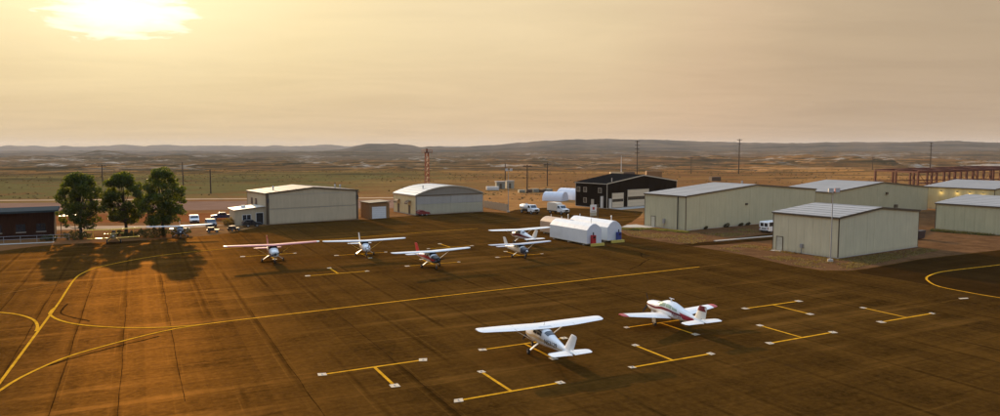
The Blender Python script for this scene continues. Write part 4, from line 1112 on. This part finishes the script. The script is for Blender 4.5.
def low_wing(label, loc, heading, scale):
    o = empty('light_aircraft', (*loc, 0.012), heading, scale); tag(o, label, 'airplane')
    F = Fus([(2.95, 1.32, .17, .17), (2.9, 1.32, .30, .28), (2.6, 1.30, .43, .39), (1.9, 1.28, .52, .48), (1.2, 1.28, .56, .53), (.75, 1.36, .58, .62), (.2, 1.43, .60, .72), (-.7, 1.42, .59, .70), (-1.4, 1.34, .54, .60),
             (-2.3, 1.26, .40, .45), (-3.4, 1.20, .25, .30), (-4.3, 1.20, .13, .20), (-4.85, 1.20, .03, .10)])
    F.body().build('fuselage', WHITE, o, True)
    for y in (-.2, .2):
        MB().box(2.88, 2.96, y - .09, y + .09, 1.27, 1.40).build('air_intake', BLACK, o)
    F.patch(.42, 1.12, 38, 142, .012, 0, 6, 12).build('windshield', GREENGLASS, o, True)
    for s in (0, 1):
        aa = (lambda a, b: (a, b)) if s == 0 else (lambda a, b: (180 - a, 180 - b))
        F.patch(-.25, .62, *aa(14, 45), .012, -.08).build('side_window', GREENGLASS, o, True)
        F.patch(-1.05, -.33, *aa(14, 45), .012, 0).build('side_window', GREENGLASS, o, True)
        F.patch(-1.75, -1.13, *aa(16, 40), .012, .1).build('side_window', GREENGLASS, o, True)
        F.patch(-3.3, 2.88, *aa(-2, 8), .010, 0, 26, 2).build('stripe', DRED, o, True)
        F.patch(-3.9, -2.3, *aa(-25, 25), .013, .5, 8, 4).build('red_flash', mat('crimson_paint', (.40, .03, .05), .4, .25, 6), o, True)
    W = [(0, .95, 2.15, .82), (.6, .95, 2.15, .84), (4.6, .48, 1.12, 1.24), (5.0, .40, .98, 1.28), (5.12, .25, .6, 1.30)]
    surf([sec(W, y) for y in (-4.6, -.6, 0, .6, 4.6)], 0, .735, .14).build('wing', WHITE, o, True)
    for s in (-1, 1):
        surf([sec(W, s * y) for y in (4.6, 5.0, 5.12)], 0, 1, .14).build('wing_tip', RED, o, True)
        surf([sec(W, s * y) for y in (.6, 2.55)], .745, 1, .14).build('flap', WHITE, o, True)
        surf([sec(W, s * y) for y in (2.59, 4.57)], .745, 1, .14).build('aileron', WHITE, o, True)
        MB().tube((.05, s * 1.45, .85), (.05, s * 1.45, .25), .06, .05, 8).build('main_gear_leg', WHITE, o)
        MB().box(-.2, .3, s * 1.53 - .01, s * 1.53 + .01, .28, .82).build('gear_door', WHITE, o)
        wheel(o, (.05, s * 1.45, .24), .24, .16)
    MB().tube((2.15, 0, .95), (2.2, 0, .25), .055, .045, 8).build('nose_gear_leg', STEEL, o)
    MB().box(2.0, 2.4, .16, .18, .38, .9).build('gear_door', WHITE, o)
    wheel(o, (2.2, 0, .2), .2, .14)
    T = [(0, -3.8, 1.25, 1.22), (1.7, -4.1, .95, 1.23), (1.88, -4.25, .6, 1.23)]
    surf([sec(T, y) for y in (-1.88, -1.7, 0, 1.7, 1.88)], 0, .6, .09).build('stabilizer', WHITE, o, True)
    for s in (-1, 1):
        surf([sec(T, s * y) for y in (.1, 1.7, 1.88)], .615, 1, .09).build('elevator', WHITE, o, True)
    fin = [(1.25, -3.3, 1.7, 0), (1.5, -3.65, 1.38, 0), (2.47, -4.2, 1.0, 0), (2.59, -4.28, .85, 0)]
    surf(fin, 0, .6, .08, True).build('fin', CREAM, o, True)
    surf(fin[1:], .615, 1, .08, True).build('rudder', CREAM, o, True)
    surf([(2.16, -4.0, 1.14, 0), (2.60, -4.27, .87, 0)], -.02, 1.02, .10, True).build('fin_cap', DRED, o, True)
    propeller(o, 2.96, 1.32, 1.02, R(72), WHITE, 3)
    MB().bar((-.35, 0, 2.12), (-.35, 0, 2.42), .05, .12).bar((-.1, 0, 2.42), (-.75, 0, 2.42), .08, .03).build('antenna', WHITE, o)
    text_on(o, 'N8123', .40, (-1.75, .51, 1.2), (R(90), 0, R(180 + 7.5)), DRED); text_on(o, 'N8123', .40, (-1.75, -.51, 1.2), (R(90), 0, R(-7.5)), DRED)
    return o


low_wing('white low-wing plane with red wing tips and dark red side stripe', (15.35, 63.6), NOSE_AWAY + R(-4), 1.01)


def biplane(label, loc, heading):
    o = empty('biplane', (*loc, 0.012), heading); tag(o, label, 'airplane')
    F = Fus([(1.75, 1.35, .40, .40), (1.4, 1.35, .46, .46), (.9, 1.32, .44, .46), (0, 1.30, .42, .46), (-1.2, 1.25, .38, .42), (-3.2, 1.12, .18, .24), (-4.4, 1.05, .05, .14)], .85)
    F.body().build('fuselage', YELP, o, True)
    MB().tube((1.45, 0, 1.35), (1.95, 0, 1.35), .52, .50, 18).build('engine_cowl', mat('dull_cowl', (.28, .2, .08), .4), o, True)
    for z, sp, xl in ((2.35, 4.2, 1.05), (.85, 3.9, .75)):
        surf([(y, xl - (.15 if abs(y) > 3.8 else 0), 1.25 if abs(y) < 3.8 else 1.0, z + .02 * abs(y)) for y in (-sp, -sp + .35, -.4, .4, sp - .35, sp)], 0, 1, .10).build('upper_wing' if z > 2 else 'lower_wing', YELP, o, True)
    for s in (-1, 1):
        st = MB().bar((.75, s * 3.0, .92), (.95, s * 3.0, 2.38), .05, .1).bar((.05, s * 3.0, .92), (.25, s * 3.0, 2.38), .05, .1).bar((.75, s * 3, .95), (.25, s * 3, 2.36), .04, .08).build('interplane_strut', YELP, o)
        for xx in (.7, .1):
            MB().bar((xx, s * .4, 1.7), (xx + .1, s * .55, 2.33), .05, .08).build('cabane_strut', YELP, o)
        MB().tube((.8, s * .3, .95), (.9, s * .95, .35), .05, .05, 8).build('main_gear_leg', YELP, o)
        wheel(o, (.9, s * 1.0, .32), .32, .18)
    for x in (-.2, -1.1):
        F.patch(x - .35, x + .3, 55, 125, .015).build('cockpit', BLACK, o, True)
        MB().add([(x + .32, -.25, 1.72), (x + .32, .25, 1.72), (x + .18, .2, 1.98), (x + .18, -.2, 1.98)], [(0, 1, 2, 3)]).build('windscreen', GLASS, o)
    surf([(y, -3.5, .95 if abs(y) < 1 else .7, 1.2) for y in (-1.5, -1.2, 0, 1.2, 1.5)], 0, 1, .08).build('stabilizer', YELP, o, True)
    surf([(1.1, -3.4, 1.15, 0), (1.9, -3.8, .9, 0), (2.1, -4.0, .5, 0)], 0, 1, .08, True).build('fin', YELP, o, True)
    wheel(o, (-4.2, 0, .14), .14, .08)
    MB().tube((-4.1, 0, 1.0), (-4.2, 0, .2), .03, .03, 6).build('tail_gear_leg', STEEL, o)
    propeller(o, 1.96, 1.35, 1.2, .5, STEEL)
    return o


biplane('yellow biplane parked in the shade of the trees', (-65.3, 119.2), head(.46, -.89))


# ------------------------------------------------------------------ vehicles
def wheels(o, xs, hw, r):
    for x in xs:
        for s in (-1, 1):
            t = MB().tube((x, s * hw - .11, r), (x, s * hw + .11, r), r, r, 16).build('wheel', RUBBER, o, bevel=.03)
            MB().tube((x, s * hw - .125, r), (x, s * hw + .125, r), r * .55, r * .55, 12).build('rim', GALV, t)


def truck(label, loc, heading, load):
    """medium utility truck: cab and bonnet at +x"""
    o = empty('truck', (*loc, .012), heading); tag(o, label, 'truck')
    hw = .98
    cabp = [(.6, .55), (2.9, .55), (2.95, 1.25), (1.95, 1.42), (1.45, 2.15), (.6, 2.2)]
    MB().prism(cabp, -hw, hw).build('cab', WHITE, o, bevel=.06)
    MB().add([(1.93, -.85, 1.47), (1.93, .85, 1.47), (1.50, .78, 2.10), (1.50, -.78, 2.10)], [(0, 1, 2, 3)]).build('windshield', GLASS, o).location.x = .03
    for s in (-1, 1):
        MB().add([(.75, s * (hw + .012), 1.45), (1.75, s * (hw + .012), 1.45), (1.40, s * (hw + .012), 2.05), (.75, s * (hw + .012), 2.05)], [(0, 1, 2, 3)]).build('side_window', GLASS, o)
        MB().box(2.93, 2.985, s * .72 - .17, s * .72 + .17, .85, 1.1).build('headlight', mat('headlight_glass', (.6, .6, .58), .15), o)
    MB().box(2.93, 2.99, -.5, .5, .75, 1.15).build('grille', BLACK, o)
    MB().box(2.9, 3.1, -hw, hw, .45, .68).build('bumper', BLACK, o)
    MB().box(-3.0, .6, -.9, .9, .55, .75).build('chassis', BLACK, o)
    if load == 'tank':
        MB().loft([[(x, .95 * math.cos(2 * math.pi * i / 16) * k, 1.5 + .75 * math.sin(2 * math.pi * i / 16) * k) for i in range(16)] for x, k in ((-3.0, .85), (-2.85, 1), (.35, 1), (.5, .85))]).build('tank_body', mat('tank_white', (.66, .62, .56), .4), o, True)
        MB().tube((-1.2, 0, 2.2), (-1.2, 0, 2.4), .3, .28, 12).build('manhole', GALV, o)
    else:
        MB().prism([(-3.0, .78), (.5, .78), (.5, 2.5), (-.2, 2.75), (-2.6, 2.75), (-3.0, 2.5)], -.95, .95).build('box_body', mat('box_cream', (.72, .60, .46), .5), o, bevel=.05)
        MB().box(-3.03, -3.0, -.8, .8, .9, 2.4).build('rear_door', mat('box_grey', (.4, .36, .3), .5), o)
    wheels(o, (2.05, -1.9), .88, .42)
    return o


truck('white tanker truck beside the plank fence', (7.2, 173.8), head(.55, -.83), 'tank')
truck('white truck with cream box body parked near the fabric shelters', (14.2, 172.6), head(.62, -.78), 'box')


def car(name, label, loc, heading, m, L=4.6, wd=1.8, h=1.5, kind='car', cabm=None):
    o = empty(name, (*loc, .012), heading); tag(o, label, kind)
    a = L / 2
    if kind == 'van':
        prof = [(-a, .35), (a, .35), (a, 1.05), (a - .75, 1.25), (a - 1.35, h), (-a + .1, h), (-a, h - .15)]
    elif kind == 'pickup':
        prof = [(-a, .4), (a, .4), (a, .95), (a - 1.2, 1.1), (a - 1.75, h), (a - 3.1, h), (a - 3.3, 1.1), (-a, 1.1)]
    else:
        prof = [(-a, .35), (a, .35), (a, .8), (a - 1.1, .98), (a - 1.7, h), (-a + .55, h), (-a + .05, 1.0)]
    MB().prism(prof, -wd / 2, wd / 2).build('body', m, o, bevel=.07)
    k = 1.02 if kind != 'van' else 1.3
    wsx = [(a - 1.16, k), (a - 1.66, h - .06)] if kind != 'van' else [(a - .80, k), (a - 1.32, h - .06)]
    if kind == 'pickup': wsx = [(a - 1.25, 1.14), (a - 1.72, h - .05)]
    MB().add([(wsx[0][0] + .025, -wd * .44, wsx[0][1]), (wsx[0][0] + .025, wd * .44, wsx[0][1]), (wsx[1][0] + .025, wd * .40, wsx[1][1]), (wsx[1][0] + .025, -wd * .40, wsx[1][1])], [(0, 1, 2, 3)]).build('windshield', GLASS, o)
    segs = [(a - 1.75, a - 2.6), (a - 2.7, -a + .75)] if kind == 'car' else [(a - 1.85, a - 3.0)] if kind == 'pickup' else [(a - 1.4, a - 2.2), (a - 2.35, a - 3.4), (a - 3.5, -a + .25)]
    for s in (-1, 1):
        for x0, x1 in segs:
            MB().box(x1, x0, s * (wd / 2 + .008) - .006, s * (wd / 2 + .008) + .006, max(k, 1.08), h - .12).build('side_window', GLASS, o)
        MB().box(a - .02, a + .03, s * wd * .36 - .16, s * wd * .36 + .16, .62, .78).build('headlight', mat('headlight_glass', (.6, .6, .58), .15), o)
        MB().box(-a - .03, -a + .02, s * wd * .42 - .09, s * wd * .42 + .09, .75, 1.05).build('tail_light', DRED, o)
        if kind == 'van':
            MB().box(-a - .02, -a + .01, s * .42 - .32, s * .42 + .32, 1.25, h - .25).build('rear_window', GLASS, o)
    if kind != 'van':
        MB().box(a, a + .03, -wd * .25, wd * .25, .5, .7).build('grille', BLACK, o)
        MB().add([(-a + .1, -wd * .4, 1.05), (-a + .1, wd * .4, 1.05), (-a + .5, wd * .38, h - .1), (-a + .5, -wd * .38, h - .1)], [(0, 1, 2, 3)]).build('rear_window', GLASS, o).location.x = -.03
    else:
        MB().box(-a - .02, -a + .01, -.5, .5, .75, .95).build('number_plate', BLACK, o)
    MB().box(-a - .08, -a + .02, -wd * .48, wd * .48, .35, .55).build('bumper', mat('dark_bumper', (.05, .05, .05), .6), o)
    MB().box(a - .02, a + .08, -wd * .48, wd * .48, .32, .52).build('bumper', mat('dark_bumper', (.05, .05, .05), .6), o)
    wheels(o, (a - .9, -a + .95), wd / 2 - .13, .34)
    return o


car('parked_van', 'white passenger van parked at the corner of the ivory hangar', (51.9, 134.8), head(.80, .60), WHITE, 5.2, 2.0, 2.15, 'van')
car('parked_car', 'white car on the gravel road beside the right-hand tree', (-65.7, 151.8), head(.45, -.9), WHITE, 4.2, 1.8, 1.6)
car('parked_car', 'dark blue car beside the low annex', (-62.5, 158.8), head(-.9, -.4), mat('car_navy', (.02, .02, .06), .3), 4.6, 1.85, 1.6, 'pickup')
car('parked_car', 'small silver car behind the white wing tip beside the annex', (-59.2, 144.6), head(.5, -.85), mat('car_silver', (.12, .13, .15), .6), 4.2, 1.75, 1.5)
car('parked_car', 'black car parked against the low annex windows', (-50.6, 143.9), head(.86, .5), mat('car_black', (.02, .02, .022), .3), 3.6, 1.7, 1.5)
car('parked_car', 'small red and white car at the corner of the arched hangar', (-18.3, 168.0), head(.84, .54), mat('car_red', (.22, .03, .03), .4), 3.0, 1.55, 1.3)


def cart(label, loc, heading):
    o = empty('ground_cart', (*loc, .012), heading); tag(o, label, 'cart', 'ground carts')
    MB().box(-1.1, 1.1, -.6, .6, .35, .55).build('deck', BLACK, o)
    MB().box(-.9, .2, -.5, .5, .55, 1.0).build('motor_box', mat('cart_brown', (.08, .05, .035), .6), o)
    MB().tube((1.1, 0, .45), (2.0, 0, .3), .05, .05, 6).build('tow_bar', BLACK, o)
    wheels(o, (-.7, .7), .55, .25)


cart('low dark ground cart beside the silver car', (-54.6, 134.2), .3)
cart('low dark ground cart nearest the low annex', (-51.6, 136.8), .9)


# ------------------------------------------------------------------ trees, shrubs, scrub
def leaf_mat(name, c0, c1, tt=(1.2, 1.1, .7)):
    m = bpy.data.materials.new(name); m.use_nodes = True
    t = NT(m.node_tree); b = t.n["Principled BSDF"]
    g = t.node('ShaderNodeNewGeometry')
    c = t.mix(g.outputs['Random Per Island'], c0, c1)
    t.l.new(c, b.inputs['Base Color']); b.inputs['Roughness'].default_value = .55; b.inputs['Specular IOR Level'].default_value = .3
    tr = t.node('ShaderNodeBsdfTranslucent'); t.l.new(t.mix(1.0, c, tt, 'MULTIPLY'), tr.inputs[0])
    mx = t.node('ShaderNodeMixShader'); mx.inputs[0].default_value = .5
    t.l.new(b.outputs[0], mx.inputs[1]); t.l.new(tr.outputs[0], mx.inputs[2])
    t.l.new(mx.outputs[0], t.n['Material Output'].inputs[0])
    return m


LEAF = leaf_mat('tree_leaves', (.024, .040, .008), (.075, .092, .017), (3.0, 2.5, .6))
SHRUBM = leaf_mat('shrub_leaves', (.035, .042, .012), (.085, .085, .024))
SAGE = leaf_mat('sagebrush_leaves', (.055, .045, .018), (.12, .085, .034))
DRYG = leaf_mat('dry_grass_blades', (.13, .085, .02), (.30, .21, .055))
BARK = mat('tree_bark', (.055, .040, .028), .9, .25, 4, bump=.5, bscale=14, stretch=(2, 2, .4))


def leaves_mesh(name, centers, size, m, parent, squash=1.0):
    n = len(centers)
    C = np.asarray(centers)
    d = rng.normal(size=(n, 3)); d /= np.linalg.norm(d, axis=1)[:, None]
    e = rng.normal(size=(n, 3)); e -= (e * d).sum(1)[:, None] * d; e /= np.linalg.norm(e, axis=1)[:, None]
    s = size * rng.uniform(.6, 1.35, (n, 1))
    a, b = d * s, e * s * .6
    V = np.stack([C - a, C + b, C + a, C - b], 1).reshape(-1, 3)
    me = bpy.data.meshes.new(name)
    me.vertices.add(4 * n); me.vertices.foreach_set('co', V.ravel())
    me.loops.add(4 * n); me.loops.foreach_set('vertex_index', np.arange(4 * n, dtype=np.int32))
    me.polygons.add(n); me.polygons.foreach_set('loop_start', np.arange(0, 4 * n, 4, dtype=np.int32)); me.polygons.foreach_set('loop_total', np.full(n, 4, dtype=np.int32))
    me.update(calc_edges=True); me.validate()
    me.materials.append(m)
    return link(bpy.data.objects.new(name, me), parent)


def tree(label, loc, H, Rw, z0, seed, lean=0.0):
    random.seed(seed)
    o = empty('tree', (*loc, 0)); tag(o, label, 'tree', 'shade trees beside the apron')
    tr = MB(); pts = [Vector((0, 0, -.2)), Vector((.05, .05, z0 * .6)), Vector((-.05, .08, z0 * 1.2)), Vector((lean * .5, 0, H * .55)), Vector((lean, 0, H * .86))]
    rr = [.36, .27, .23, .13, .04]
    for i in range(4):
        tr.tube(pts[i], pts[i + 1], rr[i], rr[i + 1], 10, False)
    clumps = []
    for k in range(138):
        t = random.random() ** .95
        z = z0 + .3 + (H - z0 - .7) * t
        prof = Rw * (math.sin(math.pi * min(1, (.16 + .80 * t))) ** .62) * (1.0 if t < .75 else .92)
        a = random.uniform(0, 2 * math.pi); q = math.sqrt(random.uniform(.08, 1.0))
        clumps.append((Vector((math.cos(a) * prof * q + lean * t, math.sin(a) * prof * q, z)), random.uniform(.42, .95) * Rw / 3.9))
    for c, s in clumps[:34]:
        f = max(.25, min(.8, (c.z - z0 * .4) / H * .75)); b0 = Vector((lean * f * .6, 0, z0 * .7 + (c.z - z0 * .7) * .45))
        md = b0.lerp(c, .55) + Vector((random.uniform(-.2, .2), random.uniform(-.2, .2), -.25))
        tr.tube(b0, md, .085, .05, 6, False).tube(md, c, .05, .015, 5, False)
    tr.build('trunk', BARK, o, True)
    cs = []
    for c, s in clumps:
        n = int(165 * (s / .8) ** 2)
        p = rng.normal(size=(n, 3)); p /= np.linalg.norm(p, axis=1)[:, None]
        p *= (rng.uniform(.15, 1.0, (n, 1)) ** .45) * s * np.array([1.15, 1.15, .8])
        cs.append(p + np.array(c))
    leaves_mesh('crown', np.vstack(cs), .17, LEAF, o)
    return o


tree('tall narrow leafy tree nearest the timber office', (-74.9, 126.0), 12.0, 3.8, 1.8, 3, .1)
tree('middle leafy tree of the three, lower crown', (-70.4, 132.8), 11.6, 3.9, 1.9, 8, -.2)
tree('broadest leafy tree, beside the parked white plane', (-61.6, 129.0), 12.3, 4.0, 1.8, 14, .1)


def shrub(label, loc, w_, h, n=500, m=None, group='shrubs along the apron edge'):
    o = empty('shrub', (*loc, 0)); tag(o, label, 'shrub', group)
    st = MB()
    for k in range(6):
        a = k * 1.05
        st.tube((0, 0, -.05), (math.cos(a) * w_ * .3, math.sin(a) * w_ * .3, h * .7), .03, .012, 5, False)
    st.build('stem', BARK, o)
    p = rng.normal(size=(n, 3)); p /= np.linalg.norm(p, axis=1)[:, None]
    p *= rng.uniform(.3, 1, (n, 1)) ** .5 * np.array([w_ / 2, w_ / 2.4, h / 2]); p[:, 2] += h / 2
    p[:, 2] += .18 * np.sin(p[:, 0] * 5.1 + p[:, 1] * 3.0); p[:, 2] = np.maximum(p[:, 2], .05)
    leaves_mesh('foliage', p, .12, m or SHRUBM, o)


for loc, w_, h, lab in [((-74.6, 124.2), 5.2, 1.4, 'wide dark hedge shrub under the tree nearest the timber office'), ((-70.2, 129.6), 2.5, .9, 'small shrub at the foot of the middle tree'), ((-62.4, 126.8), 6.2, 1.7, 'wide dark shrub mass under the broadest tree'), ((-58.6, 129.4), 4.0, 1.5, 'shrub behind the parked white plane'),
                        ((-78.4, 122.6), 3.0, .9, 'low shrub at the corner of the timber office'), ((-55.8, 146.0), 2.0, 1.6, 'yellow green shrub at the annex corner'), ((-57.2, 147.6), 1.8, 1.3, 'small yellow green shrub beside the annex wall'), ((-66.4, 126.6), 3.0, 1.0, 'low shrub between the middle and broadest trees')]:
    shrub(lab, loc, w_, h, int(260 * w_), DRYG if 'yellow' in lab else None)
for i, (t_, w_, h) in enumerate([(5.2, .8, .6), (11.5, 1.3, .8), (16.0, 1.1, .55), (18.3, 1.0, .5)]):
    a = R(34)
    shrub(['tiny weed clump at the wall foot near the downpipe of the widest hangar', 'dark weed clump midway along the widest hangar wall', 'weed clump third along the widest hangar wall', 'low weed clump nearest the white van along the wall'][i], (36.0 + math.cos(a) * t_ + .35, 136.9 + math.sin(a) * t_ - .5), w_, h, 220, SAGE, 'weeds along the widest hangar')


def inside(p, poly):
    x, y = p; c = False; j = len(poly) - 1
    for i in range(len(poly)):
        if (poly[i][1] > y) != (poly[j][1] > y) and x < (poly[j][0] - poly[i][0]) * (y - poly[i][1]) / (poly[j][1] - poly[i][1]) + poly[i][0]:
            c = not c
        j = i
    return c


def tufts(name, poly, n, size, h, m, label):
    xs = [p[0] for p in poly]; ys = [p[1] for p in poly]; pts = []
    while len(pts) < n:
        p = (random.uniform(min(xs), max(xs)), random.uniform(min(ys), max(ys)))
        if inside(p, poly) and vnoise(np.array([p[0] / 3.2]), np.array([p[1] / 3.2]), 5)[0] > random.uniform(.25, .7):
            pts.append(p)
    vs, fs = [], []
    for x, y in pts:
        for k in range(5):
            a = random.uniform(0, 6.28); l = random.uniform(.4, 1) * size; hh = h * random.uniform(.5, 1.2)
            dx, dy = math.cos(a), math.sin(a); b_ = len(vs)
            ox, oy = x + random.uniform(-.12, .12), y + random.uniform(-.12, .12)
            vs += [(ox - dy * .05, oy + dx * .05, .0), (ox + dy * .05, oy - dx * .05, .0), (ox + dx * l, oy + dy * l, hh)]
            fs.append((b_, b_ + 1, b_ + 2))
    ob = MB().add(vs, fs).build(name, m, fix=False)
    return tag(ob, label, 'grass', kind='stuff')


GREENG = leaf_mat('green_weeds', (.10, .12, .02), (.24, .22, .05))
tufts('weed_grass', [(24.5, 141), (28.5, 140.5), (33.5, 137.5), (36.2, 134.6), (35.2, 133.2), (28, 137), (24, 138.5)], 1500, .25, .28, GREENG, 'bright green weeds at the foot of the widest pale green hangar')
tufts('dry_grass', [(24, 137), (36, 132.5), (57, 146.5), (60, 146), (52, 136), (40, 126), (32, 117.5), (28.4, 122.5), (24.2, 129.5)], 1500, .22, .15, DRYG, 'sparse dry grass on the dirt before the widest hangar')
tufts('dry_grass', [(35.0, 112), (40.5, 117.2), (43.5, 113.5), (48.4, 101.6), (50.0, 101.8), (67.5, 112.6), (69, 110.5), (50.5, 96.2), (46, 92.8), (42.8, 93.2), (40.4, 96.8), (38.8, 103)], 2400, .22, .16, DRYG, 'dry yellow grass around the foot of the ivory hangar')
tufts('dry_grass', [(85, 139), (93, 126.5), (93, 122), (83, 136)], 900, .3, .35, SHRUBM, 'dark weeds along the light olive hangar wall')
VERGE = mat('verge_dirt', (.125, .062, .026), .95, .45, .35, spec=0.0, bump=.4, bscale=3)
tag(sheet('verge', [(23.2, 140), (23.5, 128.7), (27.1, 122), (31.2, 115.4), (34.6, 110), (37.3, 104.6), (38.7, 99.5), (40.0, 95.6), (42.3, 92.3), (45.5, 92.0), (49, 93.7), (60.8, 101.8), (78.7, 110.9), (93.7, 117.9), (150, 146), (150, 175), (110, 180), (80, 165), (36, 137), (30, 142)], 0.006, VERGE), kind='structure')

# sagebrush speckled over the plain
def sagebrush():
    P = []
    while len(P) < 4200:
        r = random.uniform(190, 620)
        az = R(random.uniform(-42, 42))
        x, y = r * math.sin(az), r * math.cos(az)
        if r < 260 and (-110 < x < -30 or x > 20): continue
        if abs(y - 220 - .1 * (x + 120)) < 4 and x < 80: continue
        if y < 214 and x < 52: continue
        d = .55 * vnoise(np.array([x / 90]), np.array([y / 40]), 3)[0] + .45 * vnoise(np.array([x / 17]), np.array([y / 11]), 4)[0]
        if d < random.uniform(.3, .85): continue
        P.append((x, y))
    A = np.array(P); rr = np.hypot(A[:, 0], A[:, 1])
    Z = np.where(rr < 420, 0, terrain_z(A[:, 0], A[:, 1]))
    n = len(P); L = 7
    s = rng.uniform(.15, .6, n)
    off = rng.normal(size=(n, L, 3)); off /= np.linalg.norm(off, axis=2)[:, :, None]
    off[:, :, 2] = np.abs(off[:, :, 2]) * .8
    C = np.stack([A[:, 0], A[:, 1], Z], 1)[:, None, :] + off * s[:, None, None] * .7
    sizes = np.repeat(s, L)[:, None] * .5
    C = C.reshape(-1, 3); m_ = len(C)
    d = rng.normal(size=(m_, 3)); d /= np.linalg.norm(d, axis=1)[:, None]
    e = rng.normal(size=(m_, 3)); e -= (e * d).sum(1)[:, None] * d; e /= np.linalg.norm(e, axis=1)[:, None]
    V = np.stack([C - d * sizes, C + e * sizes * .8, C + d * sizes, C - e * sizes * .8], 1).reshape(-1, 3)
    me = bpy.data.meshes.new('sagebrush')
    me.vertices.add(4 * m_); me.vertices.foreach_set('co', V.ravel())
    me.loops.add(4 * m_); me.loops.foreach_set('vertex_index', np.arange(4 * m_, dtype=np.int32))
    me.polygons.add(m_); me.polygons.foreach_set('loop_start', np.arange(0, 4 * m_, 4, dtype=np.int32)); me.polygons.foreach_set('loop_total', np.full(m_, 4, dtype=np.int32))
    me.update(calc_edges=True); me.validate(); me.materials.append(SAGE)
    tag(link(bpy.data.objects.new('sagebrush', me)), 'low sagebrush scattered over the desert plain', 'scrub', kind='stuff')


sagebrush()

# ------------------------------------------------------------------ haze
hz = MB().box(-16500, 16500, -16500, 16500, -75, 150).build('haze', mat('haze_air', (1, 1, 1)))
hm = bpy.data.materials.new('haze_volume'); hm.use_nodes = True
for n_ in list(hm.node_tree.nodes):
    if n_.type == 'BSDF_PRINCIPLED': hm.node_tree.nodes.remove(n_)
pv = hm.node_tree.nodes.new('ShaderNodeVolumePrincipled')
pv.inputs['Color'].default_value = (.84, .85, .87, 1); pv.inputs['Density'].default_value = 3.8e-5; pv.inputs['Anisotropy'].default_value = 0.0
hm.node_tree.links.new(pv.outputs[0], hm.node_tree.nodes['Material Output'].inputs['Volume'])
hz.data.materials.clear(); hz.data.materials.append(hm)
tag(hz, 'thin dusty haze hanging over the desert', 'haze', kind='stuff')
